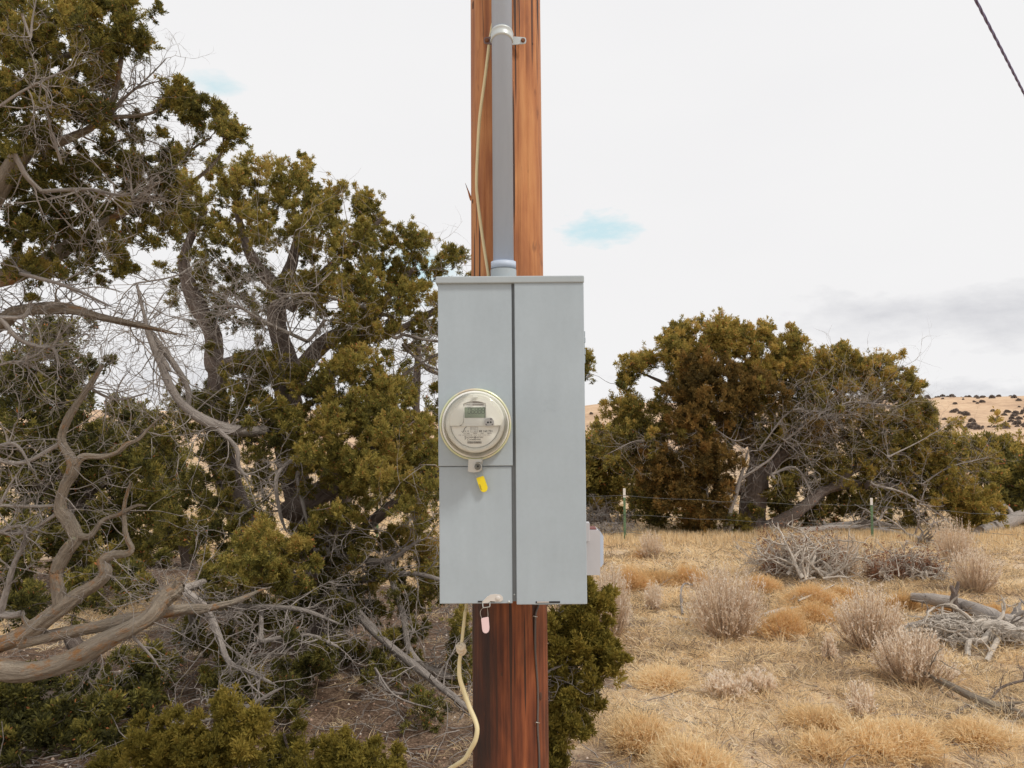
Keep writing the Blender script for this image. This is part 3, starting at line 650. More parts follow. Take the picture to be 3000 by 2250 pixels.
cable('wire_loop', [P(1414, 1396, YS), P(1415, 1386, YS - .003), P(1412, 1376, YS - .012), P(1409, 1370, YS - .016)], .0005, M['wire'], sy, 20, 5)
sp = empty('seal_tag', P(1421, 1807, 1.94), 'pale pink seal tag hanging in front of the dark pole below the grey box', 'seal tag')
YS = 1.95; bm = bmesh.new()
q = [(1409.5, 1814), (1411, 1811), (1430, 1807), (1431.5, 1809), (1433.8, 1836), (1433.5, 1845), (1430.5, 1851.5), (1424.5, 1855), (1418.5, 1854), (1414.5, 1850), (1412.5, 1843)]
prism(bm, [XZ(*k, YS) for k in q], YS - .0025, YS + .0015); bmesh.ops.bevel(bm, geom=[e for e in bm.edges], offset=.0006, segments=2, affect='EDGES'); bm_obj('tag_body', bm, M['pink'], sp)
cable('wire_loop', [P(1411, 1812, YS), P(1407, 1797, YS), P(1410, 1786, YS), P(1419, 1779.5, YS - .006), P(1424, 1779, YS - .008)], .0006, M['wire'], sp, 24, 6)
cable('wire_loop', [P(1429, 1808, YS), P(1429.5, 1800, YS), P(1428.5, 1788, YS), P(1427, 1779, YS - .008)], .0006, M['wire'], sp, 24, 6)

# ---- yellow cord beside the conduit, behind the box and down with a knot
cd_ = empty('cord', P(1352, 1895, 2.06), 'pale yellow cord down the left of the pole, passing behind the box, knotted below it', 'cord')
cable('upper_cord', [P(1453, -300, 2.05), P(1451, 0, 2.055), P(1441, 85, 2.068), P(1434, 125, 2.066), P(1421, 230, 2.07), P(1406, 340, 2.072), P(1400, 430, 2.075), P(1396, 535, 2.078), P(1400, 590, 2.078), P(1413, 690, 2.076), P(1430, 800, 2.076), P(1431, 812, 2.078)], .0042, M['cord'], cd_, 120, 8)
cable('middle_cord', [P(1431, 810, 2.078), P(1400, 880, 2.085), P(1374, 1000, 2.10), P(1368, 1300, 2.10), P(1366, 1600, 2.10), P(1367, 1765, 2.07), P(1362, 1800, 2.05), P(1352, 1890, 2.04)], .0042, M['cord'], cd_, 80, 8)
kt = [P(1352, 1885, 2.04), P(1360, 1893, 2.03), P(1351, 1903, 2.027), P(1341, 1895, 2.033), P(1347, 1887, 2.05), P(1358, 1888, 2.05), P(1359, 1902, 2.04), P(1348, 1912, 2.033), P(1342, 1903, 2.045), P(1350, 1893, 2.03), P(1362, 1905, 2.035), P(1356, 1915, 2.04), P(1347, 1915, 2.04)]
cable('knot', kt, .0050, M['cordpale'], cd_, 110, 8)
cable('lower_cord', [P(1351, 1908, 2.04), P(1346, 1940, 2.05), P(1347, 1985, 2.05), P(1359, 2025, 2.05), P(1375, 2070, 2.045), P(1392, 2110, 2.03), P(1398, 2138, 2.02), P(1392, 2170, 2.02), P(1376, 2200, 2.03), P(1360, 2225, 2.04), P(1335, 2242, 2.06), P(1310, 2262, 2.1), P(1290, 2320, 2.2), P(1330, 2600, 2.3), P(1300, 2900, 2.35)], [.0045, .0052, .006, .0062, .006, .006, .0062, .006, .0058, .0055, .0055, .0055, .0055], M['cord'], cd_, 160, 10)

# ---- ground wire stapled to the pole
gw = empty('ground_wire', pole_pt(1575, 2000), 'thin dark ground wire stapled down the right front of the pole under the box', 'wire')
pts = [pole_pt(1580, 1755, .003)] + [pole_pt(a, b, .003) for a, b in ((1577, 1775), (1570, 1797), (1568, 1830), (1568, 1900), (1571, 1950), (1575, 2010), (1576, 2060), (1575, 2110), (1576, 2150), (1579, 2200), (1580, 2250), (1581, 2400), (1582, 2800), (1583, 3300))]
cable('wire', pts, .0028, M['ground_wire'], gw, 120, 8)
for a, b in ((1567, 1806), (1574, 2117)):
    cable('staple', [pole_pt(a - 6, b, .0), pole_pt(a - 4, b - 1, .005), pole_pt(a, b, .008), pole_pt(a + 5, b + 1, .005), pole_pt(a + 7, b + 1, 0)], .0012, M['steel'], gw, 12, 6)

# ---- twisted overhead service wire
sw = empty('overhead_wire', P(2860, 0, 6), 'dark twisted overhead wire crossing the top right corner of the sky', 'wire')
A = np.array(P(2858, 0, 6)); B = np.array(P(3003, 285, 8)); d = B - A
tt = np.linspace(-1.9, 14, 1500); base_ = A + tt[:, None] * d; base_[:, 2] += .0025 * (tt * 2.6) ** 2 - .0
base_[:, 2] += .01 * np.exp(-((tt - .5) ** 2) * 4)
ln = np.linalg.norm(d); u1 = unit(np.cross(d, [0, 0, 1])); u2 = unit(np.cross(d, u1))
for k in range(3):
    ph = 2 * np.pi * k / 3 + tt * ln / .30 * 2 * np.pi * .5
    p = base_ + .0062 * (np.cos(ph)[:, None] * u1 + np.sin(ph)[:, None] * u2)
    tubes('strand', [(p, np.full(len(tt), .0066))], M['service'], sw, 6)

# ------------------------------------------------------------------ junipers
def twig(p, d, L_, r, lev, out_, wig=.38, up=.0, child=.75):
    n = 7; pts = [np.array(p)]; d = unit(np.array(d, float)); curl = rng.normal(size=3) * .13
    for i in range(n - 1):
        d = unit(d + rng.normal(size=3) * wig * .5 + curl + np.array([0, 0, up])); pts.append(pts[-1] + d * L_ / (n - 1))
        if lev > 0 and i > 0 and rng.random() < child:
            s = unit(d * .8 + rng.normal(size=3) * .75)
            twig(pts[-1], s, L_ * rng.uniform(.35, .65), r * .55, lev - 1, out_, wig, up, child)
    out_.append((np.array(pts), np.linspace(r, r * .25, n)))
def foliage(cl, nt, nb, bl, bw, jit=.14, updir=.55, elong=1.25):
    """cl: array of rows x y z radius tone; tufts of diamond leaves on each clump"""
    c = np.repeat(cl[:, :3], nt, 0); r = np.repeat(cl[:, 3], nt); tone = np.repeat(cl[:, 4], nt)
    ns = 7; sp = unit(rng.normal(size=(len(cl), ns, 3)) + np.array([0, 0, .35])); lnk = rng.uniform(.4, 1.85, (len(cl), ns))      # each clump is a few upswept sprays
    ki = rng.integers(0, ns, len(c)); ci = np.repeat(np.arange(len(cl)), nt); u_ = rng.uniform(.08, 1., len(c)) ** .75
    off = sp[ci, ki] * (r * lnk[ci, ki] * u_)[:, None] + rng.normal(size=(len(c), 3)) * (r * .26 * (1.25 - u_))[:, None]; off[:, 2] *= elong
    tp = c + off; ax = unit(off + np.array([0, 0, 1.]) * (r * updir)[:, None] + rng.normal(size=tp.shape) * (r * .35)[:, None])
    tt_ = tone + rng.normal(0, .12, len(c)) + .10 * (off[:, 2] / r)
    T = np.repeat(tt_, nb); bp = np.repeat(tp, nb, 0); axb = np.repeat(ax, nb, 0)
    dd = unit(axb + rng.normal(size=bp.shape) * .62)
    bp = bp + axb * rng.uniform(0, bl * 1.1, len(bp))[:, None] + rng.normal(size=bp.shape) * bl * .22
    V, Fc = blades(bp, dd, bl * rng.uniform(.6, 1.3, len(bp)), bw * rng.uniform(.7, 1.3, len(bp)))
    T = np.clip(T + rng.normal(0, jit, len(T)), 0, .9); T[rng.random(len(T)) < .012] = 1.0
    return V, Fc, T
def limb_world(l):
    pts = [np.array(P(a, b, D)) for a, b, D, r in l]; rad = [q[3] for q in l]; n = max(8, 13 * len(l))
    p = smooth_line(pts, n); r = np.interp(np.linspace(0, 1, n), np.linspace(0, 1, len(l)), rad)
    p = p + np.cumsum(rng.normal(size=p.shape), 0) * r.mean() * .018
    return p, r
def juniper(label, base, limbs, ell, nt, nb, bl, bw, cr, fm='juniper', group=None, bark='bark', dead=(), dead_auto=0, dead_len=.5, rust=None,  deadmat='dead', name='juniper_tree', leafr=.0035, twr=.0035, dens=.72, ntk=.75, dk=.8, lk=1.):
    nt = int(nt * ntk)
    root = empty(name, base, label, 'tree' if name == 'juniper_tree' else 'bush', group)
    L1 = [limb_world([(a, b, D, r * lk) for a, b, D, r in l]) for l in limbs]
    NP = np.vstack([p[1:] for p, r in L1]); NR = np.concatenate([r[1:] for p, r in L1])
    cl = []
    for e in ell:
        px, py, rx, ry, D, dd, n = e[:7]; tone = e[7] if len(e) > 7 else .5; k = e[8] if len(e) > 8 else 1.
        cp_ = cr * .68 * F / D; rx = max(.4 * rx, rx - .5 * cp_); ry = max(.4 * ry, ry - .5 * cp_); py += .32 * cp_
        for i in range(int(n * 2.3 * dens) + 1):
            a = rng.uniform(0, 6.283); q = math.sqrt(rng.random()); p = P(px + rx * q * math.cos(a), py + ry * q * math.sin(a), D + rng.uniform(-dd, dd))
            if rng.random() < .3: q_ = rng.normal(size=3) * cr * 1.1; p = p + Vector((q_[0], q_[1], q_[2] * .8 - .1 * cr)); ks = .5
            else: ks = 1.
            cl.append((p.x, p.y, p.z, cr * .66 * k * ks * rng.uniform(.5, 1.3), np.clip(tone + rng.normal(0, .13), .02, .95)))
    cl = np.array(cl) if cl else np.zeros((0, 5))
    small = []; 
    if len(cl):
        # connect every clump to the skeleton, nearest first
        dist = np.array([np.min(np.linalg.norm(NP - c[:3], axis=1)) for c in cl]); 
        for ci in np.argsort(dist):
            c = cl[ci, :3]; dv = np.linalg.norm(NP - c, axis=1) + np.maximum(0, NP[:, 2] - c[2]) * .5; k = int(np.argmin(dv)); s = NP[k]; ln = np.linalg.norm(c - s)
            if ln < 1e-3: continue
            r0 = min(NR[k] * .62, leafr + .022 * ln); n = 8; t = np.linspace(0, 1, n)[:, None]
            mid = (s + c) / 2 + np.array([0, 0, -.12 * ln]) + rng.normal(size=3) * ln * .10
            p = (1 - t) ** 2 * s + 2 * t * (1 - t) * mid + t ** 2 * c; p[1:-1] += rng.normal(size=(n - 2, 3)) * ln * .03
            r = np.linspace(r0, leafr * .7, n); small.append((p, r)); NP = np.vstack([NP, p[2:]]); NR = np.concatenate([NR, r[2:]])
    big = [l for l in L1]
    V1 = tubes_arrays(big, 26, .15); parts = [V1]
    if small: parts.append(tubes_arrays(small, 5, 0.))
    link('trunk', np_mesh('trunk', *join(parts)), M[bark], root, True)
    dl = []
    for l, n, tl in dead:
        p, r = limb_world(l); r = r * dk; kk = int(np.argmin(np.linalg.norm(NP - p[0], axis=1))); gap = np.linalg.norm(NP[kk] - p[0])
        if gap < 9:
            q = smooth_line([NP[kk], (NP[kk] + p[0]) / 2 + rng.normal(size=3) * gap * .08 + np.array([0, 0, -.05 * gap]), p[0], p[1]], 12)[:-2]; p = np.vstack([q, p]); r = np.concatenate([np.full(len(q), r[0]), r])
        r[-4:] *= np.array([.9, .7, .5, .25]); dl.append((p, r))
        for i in range(n):
            k = rng.integers(1, len(p)); dr = p[min(k + 1, len(p) - 1)] - p[k - 1]
            twig(p[k], unit(unit(dr) * .7 + rng.normal(size=3) * .7), tl * rng.uniform(.5, 1.2), min(r[k] * .55, twr * 1.5), 2, dl)
    zq = np.quantile(NP[:, 2], .82)
    for i in range(dead_auto):
        k = rng.integers(0, len(NP)); 
        if NR[k] < leafr or NP[k, 2] > zq: continue
        twig(NP[k], unit(rng.normal(size=3) * np.array([1, 1, .6]) + np.array([0, -.35, .05])), dead_len * rng.uniform(.4, 1.2), twr, 2, dl)
    if dl:
        small_d = [x for x in dl if x[1][0] < .012]; big_d = [x for x in dl if x[1][0] >= .012]; ps = []
        if small_d: ps.append(tubes_arrays(small_d, 4))
        if big_d: ps.append(tubes_arrays(big_d, 10, .08))
        link('dead_branches', np_mesh('dead_branches', *join(ps)), M[deadmat], root, True)
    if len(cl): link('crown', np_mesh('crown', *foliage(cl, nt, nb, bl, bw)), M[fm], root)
    if rust:
        rc = []
        for px, py, rx, ry, D, dd, n in rust:
            for i in range(int(n * 2.4)):
                p = P(px + rng.uniform(-rx, rx), py + rng.uniform(-ry, ry), D + rng.uniform(-dd, dd)); rc.append((p.x, p.y, p.z, cr * .68 * rng.uniform(.5, 1.2), np.clip(.45 + rng.normal(0, .2), 0, 1)))
        link('rusty_foliage', np_mesh('rusty_foliage', *foliage(np.array(rc), nt, nb, bl, bw)), M['juniper_rust'], root)
    return root

# --- tree B: the big juniper behind the box to the left
DB = 7.3
LB = [[(965, 1850, DB, .20), (950, 1740, DB, .16), (915, 1600, DB, .15), (880, 1450, DB, .13), (850, 1300, DB, .12), (845, 1150, DB, .11), (850, 1060, DB, .10), (815, 950, DB, .09), (825, 860, DB, .075), (860, 760, DB, .05), (900, 620, DB, .03), (940, 520, DB, .015)],
      [(900, 1800, DB - .1, .14), (1000, 1500, DB - .3, .10), (960, 1330, DB - .2, .08)],
      [(850, 1500, DB - .4, .10), (950, 1440, DB - .7, .09), (1050, 1375, DB - .8, .075), (1120, 1310, DB - .8, .05), (1200, 1250, DB - .7, .02)],
      [(850, 1150, DB, .09), (900, 1060, DB - .1, .08), (980, 985, DB - .1, .065), (1080, 985, DB - .1, .055), (1160, 970, DB, .04), (1240, 930, DB, .032), (1330, 880, DB, .02), (1400, 850, DB, .012)],
      [(845, 1150, DB, .09), (770, 1050, DB + .2, .08), (640, 1080, DB + .3, .09), (625, 980, DB + .3, .085), (570, 880, DB + .3, .07), (540, 760, DB + .3, .05), (600, 620, DB + .3, .03)],
      [(640, 1080, DB + .3, .09), (640, 1250, DB + .3, .10), (700, 1500, DB + .2, .12), (860, 1750, DB, .14)],
      [(825, 860, DB, .07), (740, 760, DB, .05), (700, 640, DB, .03), (690, 520, DB, .015)],
      [(850, 900, DB, .06), (950, 800, DB - .2, .045), (1060, 700, DB - .2, .03), (1120, 640, DB - .2, .015)],
      [(1080, 985, DB - .1, .05), (1130, 880, DB - .2, .035), (1210, 790, DB - .2, .02)],
      [(900, 1600, DB - .3, .07), (1020, 1580, DB - .9, .05), (1150, 1480, DB - 1.1, .04), (1280, 1390, DB - 1.2, .025), (1360, 1350, DB - 1.2, .02), (1500, 1300, DB - 1.2, .015)],
      [(1400, 850, DB, .012), (1500, 940, DB, .012), (1640, 1020, DB, .009), (1700, 1060, DB, .005)]]
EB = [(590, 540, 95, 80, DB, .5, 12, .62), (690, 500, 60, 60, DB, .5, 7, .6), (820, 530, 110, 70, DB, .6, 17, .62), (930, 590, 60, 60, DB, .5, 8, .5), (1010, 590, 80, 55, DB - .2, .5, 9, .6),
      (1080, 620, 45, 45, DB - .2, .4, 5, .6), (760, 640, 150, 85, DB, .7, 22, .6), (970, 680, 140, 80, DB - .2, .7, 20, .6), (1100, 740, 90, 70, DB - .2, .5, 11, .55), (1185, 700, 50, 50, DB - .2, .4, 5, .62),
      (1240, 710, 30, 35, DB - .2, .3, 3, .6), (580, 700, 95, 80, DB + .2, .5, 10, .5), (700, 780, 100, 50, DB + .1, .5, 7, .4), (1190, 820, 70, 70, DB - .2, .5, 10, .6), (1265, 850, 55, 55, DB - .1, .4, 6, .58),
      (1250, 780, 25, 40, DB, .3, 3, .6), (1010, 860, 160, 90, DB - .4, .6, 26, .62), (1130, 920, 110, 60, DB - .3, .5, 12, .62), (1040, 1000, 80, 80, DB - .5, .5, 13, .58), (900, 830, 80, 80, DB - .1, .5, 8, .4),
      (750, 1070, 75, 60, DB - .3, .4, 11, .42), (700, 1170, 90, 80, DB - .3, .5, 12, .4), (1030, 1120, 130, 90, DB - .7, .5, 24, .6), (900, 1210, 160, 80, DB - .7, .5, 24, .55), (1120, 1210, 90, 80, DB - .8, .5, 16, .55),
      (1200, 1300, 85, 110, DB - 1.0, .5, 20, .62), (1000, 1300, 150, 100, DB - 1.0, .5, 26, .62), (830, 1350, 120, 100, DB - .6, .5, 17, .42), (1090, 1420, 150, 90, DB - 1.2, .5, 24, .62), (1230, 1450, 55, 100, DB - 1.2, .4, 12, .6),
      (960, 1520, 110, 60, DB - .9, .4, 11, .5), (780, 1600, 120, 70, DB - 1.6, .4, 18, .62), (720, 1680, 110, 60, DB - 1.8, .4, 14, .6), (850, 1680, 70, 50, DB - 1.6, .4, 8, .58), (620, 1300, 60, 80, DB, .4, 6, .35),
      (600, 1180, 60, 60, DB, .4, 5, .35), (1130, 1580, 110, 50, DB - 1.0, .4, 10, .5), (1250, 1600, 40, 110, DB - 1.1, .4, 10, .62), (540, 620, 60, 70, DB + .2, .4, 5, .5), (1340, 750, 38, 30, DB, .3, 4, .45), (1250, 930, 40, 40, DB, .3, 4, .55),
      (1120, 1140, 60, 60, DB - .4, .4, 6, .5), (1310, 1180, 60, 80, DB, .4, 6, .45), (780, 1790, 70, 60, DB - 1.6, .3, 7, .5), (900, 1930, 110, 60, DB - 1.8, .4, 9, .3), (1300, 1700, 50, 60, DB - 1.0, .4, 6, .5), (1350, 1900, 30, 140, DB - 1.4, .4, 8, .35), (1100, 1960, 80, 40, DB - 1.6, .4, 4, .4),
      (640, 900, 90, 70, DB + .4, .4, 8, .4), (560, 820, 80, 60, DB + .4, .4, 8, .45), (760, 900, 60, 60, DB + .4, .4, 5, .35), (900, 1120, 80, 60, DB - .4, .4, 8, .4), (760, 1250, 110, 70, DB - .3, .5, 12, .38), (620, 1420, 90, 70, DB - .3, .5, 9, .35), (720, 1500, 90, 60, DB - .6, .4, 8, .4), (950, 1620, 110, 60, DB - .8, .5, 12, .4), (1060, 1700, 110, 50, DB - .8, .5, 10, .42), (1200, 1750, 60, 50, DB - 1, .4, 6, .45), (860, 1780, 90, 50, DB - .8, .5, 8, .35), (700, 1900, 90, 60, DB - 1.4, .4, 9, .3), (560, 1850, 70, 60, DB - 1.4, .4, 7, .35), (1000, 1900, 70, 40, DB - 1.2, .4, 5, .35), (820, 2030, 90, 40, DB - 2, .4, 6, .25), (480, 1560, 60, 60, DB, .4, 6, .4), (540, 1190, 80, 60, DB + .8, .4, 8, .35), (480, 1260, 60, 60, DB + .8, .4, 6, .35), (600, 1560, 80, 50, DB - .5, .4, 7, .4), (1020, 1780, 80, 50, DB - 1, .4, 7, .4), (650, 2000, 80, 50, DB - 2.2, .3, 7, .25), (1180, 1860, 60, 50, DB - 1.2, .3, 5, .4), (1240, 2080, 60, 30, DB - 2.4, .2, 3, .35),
      (1712, 1060, 16, 50, DB, .2, 4, .4, .7), (1450, 1000, 60, 60, DB, .3, 6, .5), (1560, 1010, 60, 50, DB, .3, 5, .5)]
DBd = [([(1140, 1130, DB, .02), (1240, 1060, DB, .012), (1380, 1000, DB, .008)], 12, .7), ([(1180, 1010, DB, .02), (1250, 1070, DB, .012), (1400, 1120, DB, .008)], 10, .6), ([(1180, 980, DB - .2, .02), (1300, 1000, DB - .3, .014), (1450, 960, DB - .3, .01)], 10, .5),
       ([(430, 960, DB - 1, .03), (470, 1060, DB - 1, .035), (510, 1150, DB - 1, .04), (580, 1220, DB - 1, .05), (690, 1260, DB - 1, .055), (790, 1262, DB - .6, .06)], 26, .8),
       ([(400, 830, DB - 1, .012), (440, 980, DB - 1, .02), (500, 1090, DB - 1, .03)], 14, .6),
       ([(1000, 1720, 6.2, .045), (1060, 1810, 6.0, .04), (1150, 1900, 5.7, .035), (1250, 1980, 5.4, .032), (1330, 2045, 5.2, .028), (1400, 2100, 5.1, .02)], 26, .5),
       ([(1060, 1700, 6.3, .03), (1200, 1680, 6.0, .022), (1300, 1700, 5.8, .018), (1400, 1730, 5.7, .01)], 22, .5),
       ([(930, 1610, 6.6, .05), (1060, 1640, 6.2, .035), (1140, 1640, 6.0, .025), (1230, 1580, 5.9, .015)], 20, .5),
       ([(560, 1780, 5.5, .03), (700, 1778, 5.4, .025), (870, 1785, 5.3, .02), (1000, 1830, 5.2, .01)], 24, .45),
       ([(530, 1725, 5.2, .03), (600, 1780, 5.1, .027), (640, 1860, 5.0, .024), (670, 1940, 4.9, .02), (740, 1975, 4.8, .014), (810, 2010, 4.8, .008)], 30, .45),
       ([(700, 1590, 6.5, .03), (640, 1660, 6.3, .03), (560, 1730, 6.2, .03)], 16, .4),
       ([(1130, 1640, 6.1, .03), (1180, 1800, 6.0, .03), (1200, 1900, 5.9, .03), (1260, 1960, 5.8, .03), (1380, 2000, 5.8, .025)], 8, .4),
       ([(860, 1340, 6.3, .02), (810, 1400, 6.2, .02), (820, 1500, 6.2, .018), (840, 1560, 6.2, .01)], 16, .4), ([(870, 1400, 6.3, .02), (890, 1490, 6.2, .018), (900, 1540, 6.2, .01)], 8, .3),
       ([(640, 1260, 6.0, .02), (690, 1310, 6.0, .022), (700, 1370, 6.0, .018), (730, 1400, 6.0, .01)], 6, .4),
       ([(900, 1000, 6.9, .02), (770, 940, 6.6, .018), (700, 900, 6.5, .016), (620, 900, 6.5, .01)], 34, .7), ([(1150, 930, 7, .02), (1000, 880, 6.6, .016), (880, 860, 6.4, .012), (760, 900, 6.3, .008)], 34, .7),
       ([(760, 1880, 5.2, .02), (900, 1860, 5.2, .015), (1000, 1900, 5.2, .01)], 14, .4), ([(520, 2130, 4.6, .02), (700, 2080, 4.6, .016), (830, 2010, 4.6, .01)], 16, .35), ([(1100, 1960, 4.9, .01), (1160, 2040, 4.8, .008), (1280, 2080, 4.8, .005)], 8, .25)]
juniper('large shaggy green juniper tree with grey bark directly behind and left of the box', G(965, 1850), LB, EB, 50, 26, .0265, .0070, .120, dead=DBd, dead_auto=420, dead_len=.7, leafr=.004, twr=.0038)
# dead little trunk seen beside the box
juniper('slender bare dead trunk with thin twigs standing close to the left edge of the box', G(1230, 1700), [[(1225, 1640, 9.5, .06), (1222, 1400, 9.5, .05), (1220, 1200, 9.5, .045), (1222, 1080, 9.5, .04), (1225, 1020, 9.5, .03)], [(1222, 1200, 9.5, .03), (1180, 1160, 9.5, .02), (1150, 1150, 9.5, .01)], [(1222, 1050, 9.5, .03), (1260, 1085, 9.4, .025), (1330, 1110, 9.4, .02)]],
        [(1190, 1130, 30, 40, 9.5, .3, 5, .45), (1250, 1050, 25, 20, 9.5, .3, 3, .45)], 40, 16, .045, .014, .13, dead_auto=50, dead_len=.6)

# --- tree A: nearest tree, leaning in from the left
DA = 3.7
LA = [[(-260, 2010, DA, .075), (-60, 1962, DA, .060), (80, 1970, DA - .02, .052), (200, 1942, DA, .048), (320, 1880, DA, .045), (430, 1820, DA, .045), (480, 1760, DA + .05, .044), (512, 1732, DA + .07, .042), (522, 1722, DA + .08, .030), (528, 1716, DA + .08, .012)],
      [(-260, 1960, DA + .2, .06), (-60, 1905, DA + .1, .05), (60, 1866, DA + .05, .044), (150, 1805, DA, .042), (230, 1745, DA, .038), (290, 1710, DA, .032), (312, 1680, DA, .028), (305, 1650, DA, .026), (335, 1630, DA, .022), (375, 1625, DA, .018), (386, 1610, DA, .015), (368, 1570, DA, .013), (363, 1500, DA, .012), (372, 1450, DA, .009), (384, 1415, DA, .004)],
      [(60, 1878, DA + .04, .036), (160, 1860, DA + .03, .033), (280, 1835, DA + .04, .031), (400, 1812, DA + .06, .030), (520, 1790, DA + .2, .030), (600, 1785, DA + .5, .026), (690, 1765, DA + .8, .018), (760, 1735, DA + 1.0, .010), (800, 1722, DA + 1.1, .004)],
      [(178, 1790, DA, .038), (165, 1700, DA, .034), (165, 1670, DA, .032), (190, 1620, DA, .032), (220, 1575, DA, .034), (195, 1525, DA, .032), (172, 1490, DA, .030), (185, 1430, DA, .029), (210, 1380, DA, .030), (205, 1345, DA, .026), (180, 1300, DA, .022), (180, 1265, DA, .02), (200, 1220, DA, .019), (240, 1160, DA, .018), (275, 1110, DA, .013), (300, 1070, DA, .008)],
      [(500, 1745, DA + .06, .030), (520, 1722, DA + .07, .016), (534, 1700, DA + .07, .002)], [(495, 1742, DA + .05, .024), (508, 1718, DA + .04, .010), (514, 1700, DA + .03, .002)],
      [(90, 1838, DA + .02, .02), (70, 1812, DA, .010), (66, 1795, DA, .003)],
      [(218, 1365, DA, .02), (245, 1338, DA, .017), (300, 1338, DA, .014), (345, 1325, DA, .012), (375, 1300, DA, .011), (410, 1285, DA, .009), (440, 1250, DA, .006), (480, 1215, DA, .003)],
      [(225, 1570, DA, .018), (265, 1570, DA, .014), (300, 1525, DA, .012), (350, 1505, DA, .010), (400, 1480, DA, .008), (430, 1480, DA, .004)],
      [(-200, 1060, DA + .2, .05), (0, 945, DA + .2, .045), (60, 910, DA + .2, .035), (200, 905, DA + .2, .03), (300, 930, DA + .3, .022), (420, 955, DA + .4, .014), (520, 980, DA + .5, .006)],
      [(-200, 700, DA, .06), (-50, 620, DA, .05), (70, 450, DA, .04), (180, 415, DA, .024), (260, 380, DA, .018), (310, 350, DA, .015), (440, 335, DA, .008), (480, 300, DA, .006), (530, 270, DA, .004)],
      [(310, 350, DA, .018), (340, 260, DA, .014), (360, 130, DA, .010), (370, 30, DA, .005)],
      [(-100, 500, DA, .03), (0, 320, DA, .025), (100, 215, DA, .02), (250, 140, DA, .012)],
      [(-200, 850, DA + .3, .05), (60, 800, DA + .3, .045), (250, 690, DA + .4, .035), (400, 590, DA + .5, .025), (500, 490, DA + .5, .012), (570, 430, DA + .5, .006), (620, 400, DA + .5, .005)],
      [(400, 590, DA + .5, .02), (520, 560, DA + .6, .014), (640, 460, DA + .6, .008), (655, 370, DA + .6, .004)],
      [(-250, 2300, DA + .6, .14), (-200, 1500, DA + .5, .12), (-260, 900, DA + .3, .10), (-200, 300, DA, .06)]]
EA = [(60, 60, 170, 110, DA, .35, 34, .5), (200, 110, 120, 90, DA, .3, 20, .55), (240, 20, 90, 50, DA, .3, 10, .6), (360, 45, 48, 60, DA, .2, 9, .5), (360, 110, 40, 50, DA, .2, 5, .5), (410, 120, 22, 20, DA, .1, 3, .5), (290, 200, 80, 80, DA, .3, 13, .45), (80, 250, 150, 90, DA, .35, 24, .45), (200, 270, 90, 70, DA, .3, 10, .45),
      (530, 285, 48, 40, DA, .15, 8, .45), (565, 340, 24, 50, DA, .15, 4, .42), (600, 400, 20, 20, DA + .4, .1, 1, .42), (640, 350, 22, 30, DA + .6, .15, 4, .48), (685, 380, 32, 34, DA + .6, .15, 6, .48), (480, 460, 40, 25, DA + .5, .2, 5, .35), (530, 450, 26, 18, DA + .5, .2, 3, .35), (320, 430, 25, 25, DA + .3, .2, 2, .3), (400, 395, 30, 12, DA + .2, .2, 2, .35), (250, 330, 90, 45, DA, .25, 8, .42), (60, 400, 120, 70, DA, .3, 16, .4), (260, 480, 110, 55, DA + .3, .3, 12, .38), (370, 490, 45, 40, DA + .4, .3, 5, .38),
      (90, 520, 140, 80, DA + .2, .3, 18, .32), (260, 600, 140, 70, DA + .4, .3, 16, .38), (430, 560, 100, 70, DA + .5, .3, 12, .4), (80, 660, 150, 80, DA + .3, .3, 18, .28), (300, 700, 130, 60, DA + .4, .3, 12, .4), (450, 660, 90, 60, DA + .6, .3, 8, .45), (130, 780, 150, 50, DA + .3, .3, 12, .5), (300, 780, 80, 40, DA + .4, .3, 4, .42), (520, 560, 60, 40, DA + .6, .3, 5, .5)]
